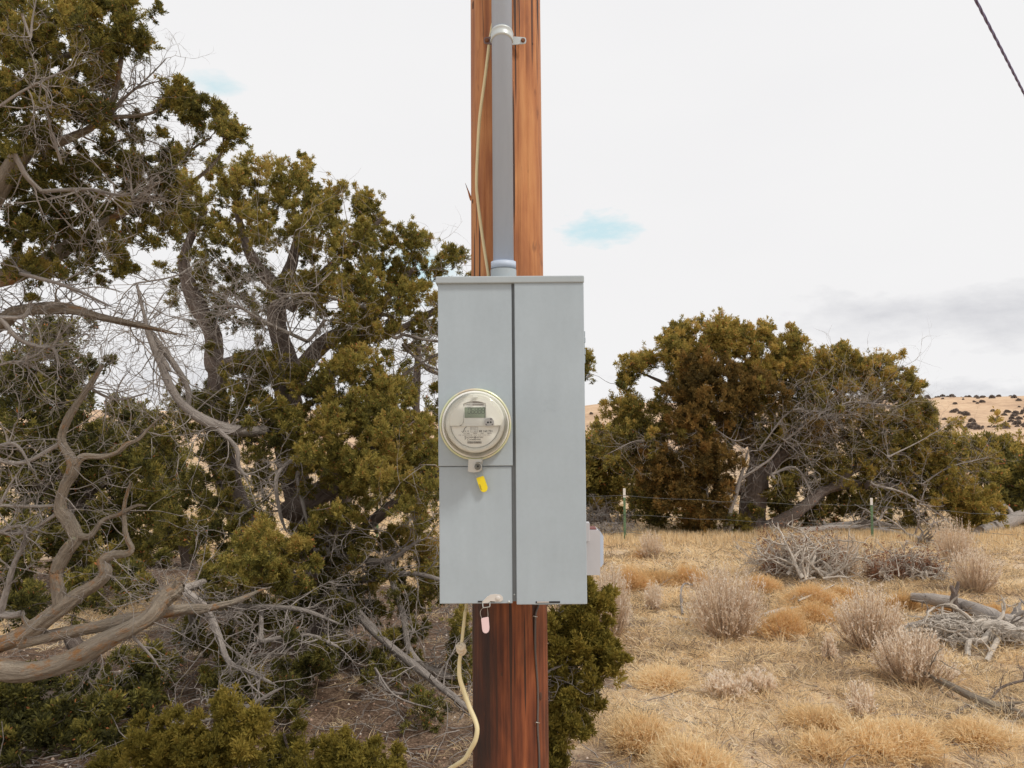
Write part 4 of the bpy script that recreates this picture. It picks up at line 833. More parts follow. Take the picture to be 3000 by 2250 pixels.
DAd = [([(60, 800, DA, .014), (200, 840, DA - .1, .01), (330, 900, DA - .2, .006)], 8, .3), ([(0, 930, DA, .014), (50, 990, DA, .014), (110, 1015, DA, .013), (155, 1022, DA, .011), (175, 1080, DA, .006)], 22, .3),
       ([(60, 900, DA + .3, .012), (180, 900, DA + .3, .012), (340, 945, DA + .4, .011), (440, 965, DA + .5, .009), (560, 985, DA + .6, .004)], 34, .32), ([(120, 560, DA - .2, .014), (260, 555, DA - .2, .012), (360, 570, DA - .3, .008), (460, 530, DA - .3, .004)], 30, .3),
       ([(0, 310, DA - .4, .010), (60, 270, DA - .4, .009), (150, 225, DA - .4, .008), (230, 190, DA - .4, .004)], 16, .25), ([(300, 350, DA, .014), (360, 290, DA, .01), (430, 230, DA, .006), (490, 170, DA, .003)], 22, .2), ([(330, 330, DA, .01), (400, 260, DA, .007), (500, 230, DA, .003)], 10, .16),
       ([(400, 580, DA + .3, .012), (480, 520, DA + .3, .010), (540, 460, DA + .4, .006), (590, 390, DA + .4, .003)], 18, .22), ([(90, 110, DA - .4, .007), (95, 60, DA - .4, .006), (110, -20, DA - .4, .003)], 8, .15), ([(180, 480, DA - .2, .008), (140, 330, DA - .3, .005), (150, 160, DA - .3, .002)], 8, .2), ([(300, 420, DA + .2, .008), (420, 410, DA + .3, .005), (500, 440, DA + .3, .003)], 10, .15),
       ([(0, 1560, DA, .012), (60, 1540, DA, .008), (130, 1560, DA, .004)], 16, .22), ([(0, 1480, DA, .010), (30, 1420, DA, .007), (70, 1360, DA, .003)], 8, .25), ([(0, 1800, DA, .02), (40, 1660, DA, .015), (70, 1600, DA, .010), (85, 1540, DA, .005)], 6, .2), ([(-50, 1330, DA, .014), (40, 1300, DA, .010), (100, 1380, DA, .005)], 12, .25), ([(250, 1130, DA + .2, .010), (340, 1170, DA + .3, .008), (440, 1150, DA + .3, .004)], 14, .25),
       ([(-40, 1080, DA, .012), (60, 1060, DA, .008), (150, 1110, DA, .004)], 20, .3), ([(310, 1900, DA + .05, .008), (260, 1960, DA + .05, .006), (235, 2010, DA + .05, .003)], 8, .12), ([(390, 1865, DA, .009), (440, 1920, DA, .007), (470, 1960, DA, .003)], 10, .14)]
juniper('nearest juniper at the left edge with thick bare twisted limbs and orange lichen on them', (-3.2, 4.2, float(gz(-3.2, 4.2))), LA, EA, 58, 22, .0165, .0048, .066, bark='bark_lichen', dead=DAd, lk=.88, dead_auto=230, dead_len=.35, leafr=.0028, twr=.0028)

# --- trees behind on the left
DCc = 10.
juniper('dark green juniper seen between the left branches beyond the nearest tree', G(250, 1760), [[(250, 1760, DCc, .2), (240, 1600, DCc, .17), (210, 1400, DCc, .14), (200, 1200, DCc, .1), (190, 1050, DCc, .06), (160, 950, DCc, .03)], [(210, 1500, DCc, .1), (330, 1380, DCc, .07), (430, 1260, DCc, .03)], [(210, 1500, DCc, .1), (90, 1380, DCc, .07), (30, 1200, DCc, .03)]],
        [(150, 975, 70, 45, DCc, .5, 9, .25), (160, 1080, 110, 80, DCc, .6, 20, .22), (40, 1120, 90, 90, DCc, .6, 14, .22), (60, 1260, 140, 100, DCc, .7, 24, .25), (230, 1250, 130, 110, DCc, .7, 24, .3), (390, 1270, 80, 110, DCc, .6, 16, .35), (470, 1330, 60, 90, DCc, .5, 8, .4), (300, 1400, 190, 110, DCc, .7, 36, .35), (90, 1430, 140, 100, DCc, .7, 22, .3), (200, 1540, 180, 80, DCc, .7, 26, .35), (420, 1520, 110, 90, DCc, .6, 16, .4), (60, 1600, 120, 80, DCc - 1, .7, 14, .35), (300, 1640, 120, 60, DCc - 1, .6, 12, .35)],
        40, 15, .052, .017, .19, dead_auto=160, dead_len=.8, twr=.006, leafr=.005)
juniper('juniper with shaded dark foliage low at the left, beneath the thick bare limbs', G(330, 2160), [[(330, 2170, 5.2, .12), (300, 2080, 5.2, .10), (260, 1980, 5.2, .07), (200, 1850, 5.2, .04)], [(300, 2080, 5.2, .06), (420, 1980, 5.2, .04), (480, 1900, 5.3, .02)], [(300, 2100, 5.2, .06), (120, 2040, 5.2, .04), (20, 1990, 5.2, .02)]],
        [(130, 2060, 190, 90, 5.0, .4, 34, .2), (350, 2040, 100, 90, 5.1, .4, 22, .28), (60, 2180, 140, 80, 4.6, .3, 22, .18), (280, 2180, 120, 80, 4.7, .3, 20, .3), (430, 1960, 60, 60, 5.2, .3, 8, .25), (50, 1760, 70, 60, 5.6, .4, 7, .3), (230, 1740, 80, 50, 5.6, .4, 7, .35), (380, 1700, 70, 60, 6.0, .4, 6, .3)],  # low tones put the shade beneath the limbs into the leaf colour
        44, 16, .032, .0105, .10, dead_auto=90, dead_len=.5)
juniper('low grey green juniper far back, seen under the crown of the large left tree', G(560, 1690), [[(560, 1690, 12.5, .14), (540, 1560, 12.5, .1), (500, 1440, 12.5, .06), (520, 1330, 12.5, .03)]],
        [(500, 1420, 70, 90, 12.5, .6, 14, .4), (520, 1560, 80, 70, 12.5, .6, 12, .4), (420, 1620, 80, 60, 12.5, .6, 10, .4), (700, 1450, 60, 60, 12.5, .6, 6, .35), (1290, 1250, 60, 60, 13, .6, 8, .4), (1310, 1400, 60, 90, 13, .6, 10, .4)], 36, 12, .06, .02, .22, dead_auto=40, dead_len=.9, twr=.007, leafr=.006)

# --- bright little junipers in the left foreground
def sapling(label, base, limbs, ell, fm='juniper_bright', cr=.052, bl=.020, bw=.0062, D=0, group=None, nt=46, da=0):
    return juniper(label, base, limbs, ell, nt, 15, bl, bw, cr, fm=fm, name='juniper_bush', leafr=.002, dead_auto=da, dead_len=.22, twr=.002, group=group)
sapling('bright olive juniper bush in the bottom left foreground, pointed tops', (P(600, 2250, 3.5).x, 3.5, float(gz(-1.3, 3.5))), [[(600, 2700, 3.5, .03), (590, 2350, 3.5, .02), (560, 2180, 3.5, .01), (480, 2130, 3.5, .005)], [(590, 2350, 3.5, .02), (660, 2150, 3.5, .01), (700, 2060, 3.5, .005)]],
        [(670, 2075, 40, 30, 3.5, .1, 7, .55), (700, 2150, 70, 50, 3.5, .15, 14, .6), (640, 2210, 80, 60, 3.5, .15, 16, .55), (530, 2170, 50, 50, 3.5, .12, 10, .55), (480, 2200, 60, 55, 3.5, .15, 12, .5), (410, 2190, 40, 40, 3.5, .1, 5, .5), (745, 2110, 25, 25, 3.5, .1, 3, .6), (570, 2240, 90, 50, 3.5, .15, 14, .5), (470, 2120, 18, 22, 3.5, .1, 2, .6), (620, 2320, 140, 60, 3.5, .2, 16, .45)])
sapling('low olive juniper bush at the bottom edge, left of the pole', (P(1020, 2250, 3.5).x, 3.5, float(gz(-.7, 3.5))), [[(1020, 2700, 3.5, .03), (1010, 2400, 3.5, .02), (1000, 2250, 3.5, .01)], [(1010, 2400, 3.5, .015), (1120, 2280, 3.5, .006)]],
        [(980, 2200, 60, 30, 3.5, .12, 9, .45), (1060, 2215, 60, 25, 3.5, .12, 8, .45), (1000, 2250, 120, 40, 3.5, .15, 16, .42), (1150, 2255, 50, 30, 3.5, .12, 5, .42), (1000, 2330, 140, 50, 3.5, .2, 14, .4)], cr=.045)
sapling('small dim olive juniper bush between the two brighter bushes at the bottom left', (P(830, 2250, 4.1).x, 4.1, float(gz(-1.2, 4.1))), [[(830, 2400, 4.1, .025), (850, 2250, 4.1, .012), (830, 2150, 4.1, .006)]],
        [(840, 2200, 60, 40, 4.1, .12, 8, .2), (780, 2240, 60, 30, 4.1, .12, 7, .2), (330, 2230, 60, 40, 3.9, .12, 7, .3)], cr=.05, da=12)
# --- juniper right behind the pole
DE = 3.4
juniper('green juniper bush growing right behind the pole, foliage showing right of it below the box', G(1500, 2400) + Vector((0, .0, -.02)), [[(1500, 2650, DE, .06), (1490, 2400, DE, .05), (1480, 2150, DE, .04), (1500, 1950, DE, .03), (1560, 1800, DE, .02), (1640, 1740, DE, .01)], [(1490, 2200, DE, .03), (1600, 2050, DE, .02), (1700, 1980, DE, .012), (1760, 1930, DE, .006)], [(1490, 2300, DE, .03), (1600, 2200, DE, .02), (1660, 2150, DE, .008)]],
        [(1700, 1735, 42, 26, DE, .1, 8, .45), (1735, 1760, 28, 40, DE, .1, 6, .48), (1690, 1820, 50, 55, DE, .12, 15, .5), (1735, 1850, 30, 40, DE, .1, 6, .5), (1640, 1900, 50, 40, DE, .12, 10, .5), (1710, 1920, 50, 50, DE, .12, 13, .55), (1775, 1900, 24, 40, DE, .1, 7, .5), (1775, 1960, 22, 40, DE, .1, 6, .45), (1660, 1990, 60, 50, DE, .12, 14, .5), (1720, 2010, 40, 45, DE, .12, 9, .5), (1640, 2090, 50, 30, DE, .12, 8, .42), (1660, 2130, 36, 28, DE, .12, 6, .5), (1625, 2180, 28, 30, DE, .1, 4, .42), (1625, 2235, 30, 30, DE, .1, 5, .4), (1580, 1850, 60, 60, DE, .12, 8, .4), (1530, 2050, 60, 100, DE, .12, 8, .4)],
        50, 16, .020, .0066, .056, name='juniper_bush', dead=[([(1560, 2000, DE - .05, .008), (1620, 1960, DE - .05, .007), (1655, 1945, DE - .05, .004), (1665, 1920, DE - .05, .002)], 5, .1), ([(1590, 1980, DE - .05, .006), (1650, 1985, DE - .05, .004), (1700, 2000, DE - .05, .002)], 6, .12), ([(1590, 2115, DE - .05, .005), (1640, 2112, DE - .05, .003)], 3, .07), ([(1580, 1830, DE, .01), (1640, 1800, DE, .006), (1660, 1780, DE, .003)], 3, .1)], leafr=.0022, twr=.002, fm='juniper_bright', dens=.5)

# --- the right-hand tree beyond the fence
DR = 17.5
LR = [[(2210, 1595, DR, .34), (2205, 1520, DR, .30), (2215, 1430, DR, .26), (2225, 1340, DR, .2), (2190, 1230, DR, .16), (2150, 1120, DR, .1), (2130, 1020, DR, .05)],
      [(2215, 1570, DR - .2, .20), (2290, 1530, DR - .4, .15), (2360, 1480, DR - .5, .12), (2430, 1430, DR - .4, .10), (2560, 1420, DR - .3, .08), (2690, 1440, DR - .3, .05), (2820, 1480, DR - .3, .03)],
      [(2215, 1400, DR, .18), (2300, 1320, DR, .13), (2420, 1200, DR, .09), (2500, 1120, DR, .05), (2560, 1080, DR, .03)], [(2225, 1340, DR, .16), (2300, 1200, DR, .1), (2320, 1080, DR, .04)],
      [(2190, 1300, DR, .14), (2080, 1200, DR, .08), (1960, 1130, DR, .045), (1870, 1090, DR, .02)], [(2210, 1450, DR, .14), (2080, 1400, DR, .09), (1960, 1330, DR, .06), (1860, 1230, DR, .03)],
      [(2420, 1200, DR, .07), (2560, 1180, DR, .05), (2650, 1120, DR, .025)], [(2430, 1430, DR - .4, .1), (2560, 1340, DR - .3, .06), (2700, 1330, DR - .3, .03)], [(2080, 1590, DR, .1), (2030, 1500, DR, .07), (1950, 1430, DR, .04)]]
ER = [(1860, 1065, 38, 30, DR, .4, 6, .62, .8), (1900, 1050, 20, 20, DR, .3, 3, .6, .8), (1840, 1105, 30, 16, DR, .3, 3, .5, .8), (1960, 1010, 34, 45, DR, .5, 9, .62), (2010, 970, 40, 25, DR, .4, 6, .62), (2020, 1060, 60, 60, DR, .6, 13, .62), (2110, 960, 60, 30, DR, .5, 9, .66), (2160, 1000, 60, 50, DR, .6, 12, .68), (2080, 1020, 50, 50, DR, .5, 9, .6),
      (2240, 970, 26, 40, DR, .4, 5, .62, .85), (2210, 1020, 20, 40, DR, .4, 4, .6, .8), (2330, 1000, 26, 30, DR, .4, 4, .6, .8), (2250, 1080, 70, 45, DR, .7, 11, .72), (2340, 1060, 50, 50, DR, .6, 8, .7), (2420, 1060, 45, 40, DR, .5, 7, .66), (2470, 1040, 30, 40, DR, .4, 5, .62), (2420, 1130, 60, 45, DR, .6, 8, .7), (2500, 1110, 45, 45, DR, .5, 7, .66), (2560, 1065, 30, 26, DR, .4, 4, .6, .8), (2605, 1080, 24, 44, DR, .4, 6, .6, .85), (2580, 1140, 50, 40, DR, .5, 8, .68), (2660, 1105, 20, 22, DR, .3, 3, .55, .8), (2675, 1135, 24, 22, DR, .3, 4, .6, .8), (2640, 1160, 36, 16, DR, .3, 3, .5, .8),
      (1840, 1190, 60, 30, DR, .5, 8, .55), (1900, 1240, 80, 70, DR, .7, 18, .5), (1830, 1240, 50, 30, DR, .5, 6, .5), (2430, 1200, 90, 40, DR, .7, 10, .62), (2540, 1220, 70, 40, DR, .7, 9, .66), (2660, 1220, 60, 50, DR, .6, 10, .6), (2720, 1230, 30, 50, DR, .5, 6, .55), (2710, 1290, 70, 60, DR, .7, 13, .5), (2600, 1300, 90, 60, DR, .7, 16, .52), (2480, 1310, 80, 60, DR, .7, 12, .5), (2380, 1280, 60, 60, DR, .7, 9, .5), (2780, 1340, 60, 60, DR, .7, 13, .52), (2700, 1370, 80, 50, DR, .7, 14, .55), (2600, 1390, 90, 50, DR, .7, 12, .5), (2790, 1430, 80, 60, DR - .4, .6, 16, .62), (2870, 1480, 70, 50, DR - .5, .6, 12, .66), (2460, 1410, 80, 50, DR, .7, 8, .45), (2540, 1470, 70, 40, DR, .6, 8, .45), (2650, 1470, 60, 40, DR, .6, 6, .5), (2400, 1500, 60, 30, DR, .6, 5, .4), (2310, 1250, 60, 60, DR, .7, 10, .5), (2220, 1200, 60, 60, DR, .7, 9, .5), (2640, 1520, 40, 26, DR - .3, .4, 3, .5), (1870, 1330, 70, 60, DR, .7, 13, .45), (1930, 1410, 60, 60, DR, .7, 10, .4), (1900, 1480, 60, 60, DR, .6, 9, .35), (2000, 1540, 80, 40, DR, .6, 8, .3), (2850, 1540, 40, 30, DR - .3, .5, 4, .6), (2330, 1400, 60, 50, DR + .8, .5, 9, .35), (2290, 1470, 40, 40, DR + .9, .5, 5, .3), (2420, 1370, 60, 40, DR + .6, .5, 7, .4), (2400, 1440, 60, 30, DR + .8, .5, 5, .35), (2240, 1290, 50, 60, DR, .5, 8, .4), (2300, 1330, 60, 50, DR + .4, .5, 8, .4), (2150, 1260, 50, 40, DR, .5, 6, .45), (2150, 1530, 40, 30, DR - .7, .4, 4, .35), (2290, 1430, 50, 30, DR - .6, .4, 5, .35), (2370, 1530, 40, 24, DR + .5, .4, 3, .3), (2480, 1480, 60, 30, DR + .5, .5, 5, .35)]
RR = [(2060, 1110, 60, 60, DR - .8, .3, 14), (2130, 1140, 70, 60, DR - .8, .4, 16), (2000, 1210, 60, 60, DR - .9, .4, 12), (2080, 1220, 80, 60, DR - .9, .4, 18), (2180, 1160, 40, 40, DR - .8, .3, 6), (2110, 1320, 90, 60, DR - .9, .4, 18), (2000, 1330, 70, 70, DR - .9, .4, 15), (1960, 1430, 70, 60, DR - .9, .4, 12), (2060, 1420, 80, 60, DR - .9, .4, 16), (2080, 1510, 60, 40, DR - .9, .4, 9), (2280, 1160, 26, 26, DR - .8, .3, 3), (2400, 1270, 30, 40, DR - .8, .3, 4), (2230, 1130, 26, 26, DR - .8, .3, 3), (1900, 1390, 40, 60, DR - .8, .3, 5)]
DRd = [([(2115, 1590, DR - 1, .11), (2140, 1500, DR - 1, .10), (2165, 1420, DR - 1, .10), (2180, 1370, DR - 1, .05), (2195, 1320, DR - 1, .04)], 5, .6), ([(2175, 1400, DR - 1, .06), (2220, 1370, DR - 1, .05), (2260, 1340, DR - 1, .04), (2290, 1300, DR - 1, .02)], 5, .7), ([(2170, 1420, DR - 1, .045), (2185, 1405, DR - 1.1, .05)], 0, .1), ([(2075, 1470, DR - 1, .04), (2070, 1420, DR - 1, .045)], 2, .4),
       ([(2300, 1290, DR - .8, .04), (2430, 1200, DR - .8, .03), (2520, 1220, DR - .8, .02)], 40, 1.2), ([(2400, 1250, DR - .8, .04), (2480, 1180, DR - .8, .03), (2620, 1190, DR - .8, .02)], 40, 1.2), ([(2220, 1320, DR - .8, .04), (2330, 1200, DR - .8, .03), (2460, 1270, DR - .8, .02)], 36, 1.2), ([(2600, 1340, DR - .8, .04), (2700, 1290, DR - .8, .02), (2800, 1230, DR - .8, .01)], 16, 1.0), ([(2700, 1420, DR - .8, .04), (2780, 1370, DR - .8, .03), (2890, 1340, DR - .8, .01)], 22, .9),
       ([(2000, 1330, DR - .9, .03), (1880, 1290, DR - .9, .025), (1780, 1330, DR - .9, .01)], 26, .8), ([(2560, 1420, DR - .8, .05), (2660, 1450, DR - .8, .04), (2780, 1530, DR - .8, .03), (2850, 1600, DR - .8, .02)], 24, 1.), ([(2260, 1390, DR - .8, .06), (2330, 1370, DR - .8, .05), (2380, 1450, DR - .8, .03)], 12, .8), ([(2100, 1260, DR - 1, .03), (2150, 1290, DR - 1, .02), (2200, 1280, DR - 1, .01)], 20, .7), ([(2420, 1540, DR - .5, .09), (2560, 1530, DR - .5, .08), (2680, 1560, DR - .5, .05)], 16, .8)]
juniper('wide juniper tree with rust brown foliage beyond the wire fence on the right', G(2210, 1597), LR, [e for e in ER if e[0] > 1835] + [(2290, 1120, 60, 60, DR, .5, 9, .55), (2210, 1090, 50, 50, DR, .5, 6, .6), (2290, 1050, 40, 30, DR, .4, 4, .6), (2380, 1110, 50, 50, DR, .5, 7, .6), (2360, 1180, 60, 40, DR, .5, 6, .5), (2510, 1080, 40, 40, DR, .5, 5, .6), (1800, 1290, 60, 50, DR, .6, 7, .45), (2000, 1130, 60, 50, DR, .5, 7, .5), (2060, 1300, 80, 80, DR - .5, .4, 8, .45), (1940, 1300, 60, 60, DR - .6, .4, 6, .5), (2060, 1480, 90, 60, DR - .6, .4, 7, .4)], 36, 18, .062, .0175, .225, fm='juniper_brown', dead=DRd, dead_auto=300, dead_len=.9, rust=RR, leafr=.008, twr=.0065, dens=1.3, dk=.5)
for lab, bx, by, D, ells, tn in (
    ('dense green juniper beyond the fence, just right of the box', 1770, 1545, 21, [(1740, 1330, 70, 50), (1830, 1340, 80, 60), (1720, 1420, 70, 70), (1820, 1430, 90, 60), (1760, 1290, 60, 26), (1640, 1380, 80, 90), (1560, 1400, 60, 80)], .5),
    ('dark juniper over a grey fallen trunk at the right edge beyond the fence', 2960, 1560, 19.5, [(2960, 1420, 70, 70), (3060, 1400, 90, 90), (2930, 1490, 50, 40), (3000, 1500, 60, 40)], .28),
    ('yellow green juniper at the far right, in front of the tan hill', 2960, 1480, 26, [(2900, 1330, 70, 45), (2980, 1320, 70, 50), (3080, 1320, 80, 60), (2930, 1390, 80, 40), (2830, 1300, 30, 30)], .55),
    ('small pale grey green juniper in the distance, right of the wide juniper', 2790, 1340, 48, [(2790, 1300, 50, 18), (2760, 1315, 40, 14)], .4),
    ('juniper in the distance behind the left trees, above the golden gap', 380, 1420, 30, [(330, 1330, 120, 50), (480, 1340, 80, 40), (220, 1350, 90, 50)], .4),
    ('juniper in the distance behind the meter box left side', 1180, 1440, 28, [(1150, 1340, 100, 50), (1270, 1350, 90, 60), (1000, 1350, 80, 40)], .45)):
    k = D / 17.5
    el = [(a, b, c_, d_, D, .8, int(12 * (c_ * d_) / 3000 / (k ** .5)) + 3, tn) for a, b, c_, d_ in ells]
    mx_ = sum(e[0] for e in ells) / len(ells)
    juniper(lab, G(bx, by) if D < 27 else P(bx, by, D), [[(bx, by + 5, D, .25), (bx - 8, by - 60 / k, D, .2), (mx_, by - 130 / k, D, .12), (mx_, by - 200 / k, D, .05)]], el, 34, 10, .10 * k ** .5, .036 * k ** .6, .30 * k ** .6, dead_auto=60, dead_len=.9, leafr=.01, twr=.009, fm='juniper_brown')

# --- tiny junipers on the hills
def bush_mesh(seed):
    r = np.random.default_rng(seed); n = 900
    d = unit(r.normal(size=(n, 3))); d[:, 2] = np.abs(d[:, 2]) * 1.0 - .15; q = d * (r.uniform(.3, 1, n) ** .5)[:, None] * np.array([1, 1, .85]) * (1 + .22 * np.sin(d[:, 0] * 5 + seed) * np.cos(d[:, 1] * 4))[:, None]; q[:, 2] += .35
    V, Fc = blades(q, unit(d + r.normal(size=d.shape) * .5), r.uniform(.18, .36, n), r.uniform(.12, .22, n)); return np_mesh('hill_juniper', V, Fc, np.clip(r.normal(.35, .2, n), 0, .9))
HM = mat('hill_juniper', rough=.9, spec=.1); t = NT(HM); t.col(t.ramp(t.attr('tone'), [(0, (.15, .125, .115)), (1, (.36, .29, .24))]))
hbm = [bush_mesh(i) for i in range(4)]
for b in hbm: b.materials.append(HM)
hr = np.random.default_rng(21); cnt = 0
while cnt < 290:
    y = hr.uniform(150, 425); pxx = hr.uniform(250, 3100) if hr.random() < .3 else hr.uniform(2550, 3080)
    x = (pxx - 1500) / F * y
    if 1850 < pxx < 2550: continue
    if hr.random() > .35 + .65 * (math.sin(x * .06) * math.sin(y * .045) > -.1): continue
    o = bpy.data.objects.new('hill_juniper', hbm[cnt % 4]); C.objects.link(o); s = hr.uniform(.4, 1.1) * (y / 300) ** .5
    if hr.random() < .25: s *= .5
    o.location = (x, y, float(gz(x, y)) - .15 * s); o.scale = (s, s, s * hr.uniform(.95, 1.35)); o.rotation_euler = (0, 0, hr.uniform(0, 6.28))
    tag(o, 'small dark juniper dotting the far tan hillside', 'tree', 'junipers on the far hillside'); cnt += 1

# ------------------------------------------------------------------ fence
fen = empty('wire_fence', G(2552, 1620), 'barbed wire fence on green steel posts with white tops in front of the right junipers', 'fence')
fp = [(380, 1418, 1590, 17.0), (1105, 1424, 1600, 16.4), (1829, 1431, 1606, 16.0), (2553, 1459, 1622, 15.6), (3290, 1500, 1660, 15.2)]
tops = []
for px, pt, pb, D in fp:
    a = P(px, pt, D); zt_ = a.z; zb_ = float(gz(a.x, a.y)) - .1; zw = zt_ - (zt_ - zb_ - .1) * .17; bm = bmesh.new()
    add_box(bm, a.x - .024, a.x + .024, D, D + .007, zb_, zw, .001, 1); add_box(bm, a.x - .005, a.x + .005, D + .007, D + .05, zb_, zw)
    for k in range(18): zz = zb_ + .15 + k * .055; (zz < zw - .02) and add_box(bm, a.x - .01, a.x + .01, D - .006, D, zz, zz + .02)
    po = bm_obj('fence_post', bm, M['postgreen'], fen)
    bm = bmesh.new(); add_box(bm, a.x - .025, a.x + .025, D - .001, D + .008, zw, zt_, .001, 1); add_box(bm, a.x - .006, a.x + .006, D + .008, D + .051, zw, zt_)
    bm_obj('white_top', bm, M['postwhite'], po); tops.append((a.x, D - .006, zt_))
for off in (.15, .52, .88):
    pts = []
    for (x0_, y0_, z0_), (x1_, y1_, z1_) in zip(tops, tops[1:]):
        for k in range(10):
            u = k / 10; pts.append((x0_ + (x1_ - x0_) * u, y0_ + (y1_ - y0_) * u, z0_ + (z1_ - z0_) * u - off - .03 * 4 * u * (1 - u) + .012 * math.sin(k * 2.3 + off * 9)))
    lines = [(np.array(pts), np.full(len(pts), .0036))]
    for i in range(len(pts) - 1):
        for k in range(4):
            q = np.array(pts[i]) + (np.array(pts[i + 1]) - np.array(pts[i])) * (k / 4 + .1); d_ = unit(rng.normal(size=3)) * .022
            lines.append((np.array([q - d_, q, q + d_]), np.array([.002, .003, .002])))
    tubes('wire', lines, M['fencewire'], fen, 4)

# ------------------------------------------------------------------ shrubs
def rabbit(label, bx, by, hpx, wpx, n=420, group=None, spread=.55, cat='bush'):
    b = G(bx, by); D = b.y; H = hpx * D / F; W = wpx * D / F / 2
    root = empty('rabbitbrush', b, label, cat, group)
    m_ = n; a = rng.uniform(0, 6.28, m_); q = np.sqrt(rng.random(m_)); st = np.array(b) + np.stack([np.cos(a) * q * W * .25, np.sin(a) * q * W * .25, np.full(m_, -.02)], -1)
    lob = 1 + .22 * np.sin(a * 2 + D * 5) + .14 * np.sin(a * 5 + D); q = q * lob * 1.08; hgt = H * (1 - .20 * q ** 2) * rng.uniform(.35, 1.15, m_)
    tipp = np.array(b) + np.stack([np.cos(a) * q * W, np.sin(a) * q * W, hgt], -1) + rng.normal(size=(m_, 3)) * W * .06
    L_ = []
    for i in range(m_):
        tx = st[i] + (tipp[i] - st[i]) * np.array([.66, .66, .50]); mid = tx + rng.normal(size=3) * W * .04
        mid2 = st[i] + (tipp[i] - st[i]) * np.array([.34, .34, .24]) + rng.normal(size=3) * W * .03
        L_.append((np.array([st[i], mid2, mid, tipp[i]]), np.array([.0035, .003, .0024, .0018])))
        if rng.random() < .5:
            t2 = mid + (tipp[i] - mid) * .8 + rng.normal(size=3) * W * .1; L_.append((np.array([mid2, mid, mid + (t2 - mid) * .5, t2]), np.array([.0022, .002, .0018, .0014])))
    tubes('stems', L_, M['rabbit_stem'], root, 3)
    E = np.array([l[0] for l in L_]); k = 10; c0 = np.repeat(E[:, 2], k, 0); c1_ = np.repeat(E[:, 3], k, 0); u = rng.uniform(.25, 1.06, len(c0))[:, None]
    bp = c0 + (c1_ - c0) * u; d0 = unit(c1_ - c0); dd = unit(d0 * 1.1 + rng.normal(size=bp.shape) * .5)
    V, Fc = blades(bp, dd, rng.uniform(.014, .034, len(bp)), rng.uniform(.004, .009, len(bp)))
    link('seed_heads', np_mesh('seed_heads', V, Fc, np.clip(rng.normal(.55, .22, len(bp)), 0, 1)), M['rabbit_tip'], root); return root
RB = 'pale rabbitbrush in the dry grass'
for q in (('large round pale rabbitbrush in the middle of the dry grass, right of the box', 2125, 1868, 190, 250, 700), ('tall pale rabbitbrush between the golden snakeweed mound and the grey log heap', 2548, 1905, 170, 160, 520), ('pinkish fluffy rabbitbrush in front of the grey log heap', 2675, 2010, 150, 190, 600),
          ('tall thin pale rabbitbrush just right of the green bush behind the pole', 1790, 1870, 190, 130, 420), ('small pale rabbitbrush beside the left fence post', 1905, 1640, 78, 66, 220), ('tall feathery rabbitbrush at the right, in front of the fallen trunk', 2860, 1735, 130, 120, 380),
          ('wide feathery rabbitbrush beyond the fence at the right, leaning over its dark stem', 2795, 1650, 120, 120, 380), ('pale rabbitbrush against the right side of the tangled dead branch pile', 2480, 1690, 115, 90, 340), ('straw coloured rabbitbrush between the two dead branch piles', 2580, 1705, 70, 100, 260),
          ('thin pale rabbitbrush left of the large round one', 1915, 1790, 75, 60, 160), ('small thin rabbitbrush standing alone in the middle of the dry grass', 2430, 1945, 80, 40, 110), ('low dusty pink rabbitbrush low in the dry grass, below the large round one', 2130, 2045, 60, 110, 220),
          ('small round pale rabbitbrush below and right of the large round one', 2220, 2030, 60, 80, 160), ('sparse twiggy pale rabbitbrush in the lower right grass', 2525, 2120, 110, 80, 120), ('low pale rabbitbrush beside the outlet box', 1800, 1720, 60, 70, 120)):
    rabbit(*q[:5], n=int(q[5] * .62), group=RB)
def mound(label, bx, by, wpx, hpx, n=1500, tone=.5, name='snakeweed_mound', m='golden', group='golden snakeweed mounds'):
    b = G(bx, by); D = b.y; W = wpx * D / F / 2; H = hpx * D / F
    a = rng.uniform(0, 6.28, n); q = np.sqrt(rng.random(n)); sc_ = rng.uniform(-.55, .55, (6, 2)); si = rng.integers(0, 6, n); x, y = np.cos(a) * q * .62 + sc_[si, 0], np.sin(a) * q * .62 + sc_[si, 1]; q = np.minimum(1, np.hypot(x, y)); hs = rng.uniform(.55, 1.15, 6)[si]
    base = np.array(b) + np.stack([x * W * .45, y * W * .45, np.full(n, -.01)], -1)
    tip = np.array(b) + np.stack([x * W, y * W, H * np.sqrt(np.maximum(.05, 1 - q ** 2 * .85)) * hs * rng.uniform(.35, 1.15, n) * (1 + .2 * np.sin(a * 2 + D * 7) + .12 * np.sin(a * 5 + D * 3)) * (.75 + .35 * np.sin(x * 3 + D) * np.cos(y * 3))], -1) + rng.normal(size=(n, 3)) * np.array([.06, .06, .02]) + (np.repeat(rng.normal(size=(n // 6 + 1, 3)), 6, 0)[:n]) * np.array([.03, .03, .015])
    d = tip - base; ln = np.linalg.norm(d, axis=1)
    parts = []; V, Fc = blades(base, unit(d), ln, rng.uniform(.0035, .007, n) * max(1, D / 11)); parts.append((V, Fc, np.clip(rng.normal(tone - .1, .18, n), 0, 1)))
    k = 4; tb = np.repeat(tip, k, 0) - np.repeat(d, k, 0) * rng.uniform(0, .35, n * k)[:, None]; V, Fc = blades(tb, unit(np.repeat(unit(d), k, 0) + rng.normal(size=tb.shape) * .6), rng.uniform(.02, .055, n * k), rng.uniform(.003, .005, n * k) * max(1, D / 11)); parts.append((V, Fc, np.clip(rng.normal(tone + .08, .18, n * k), 0, 1)))
    o = link(name, np_mesh(name, *join(parts)), M[m]); tag(o, label, 'bush', group)
    return o
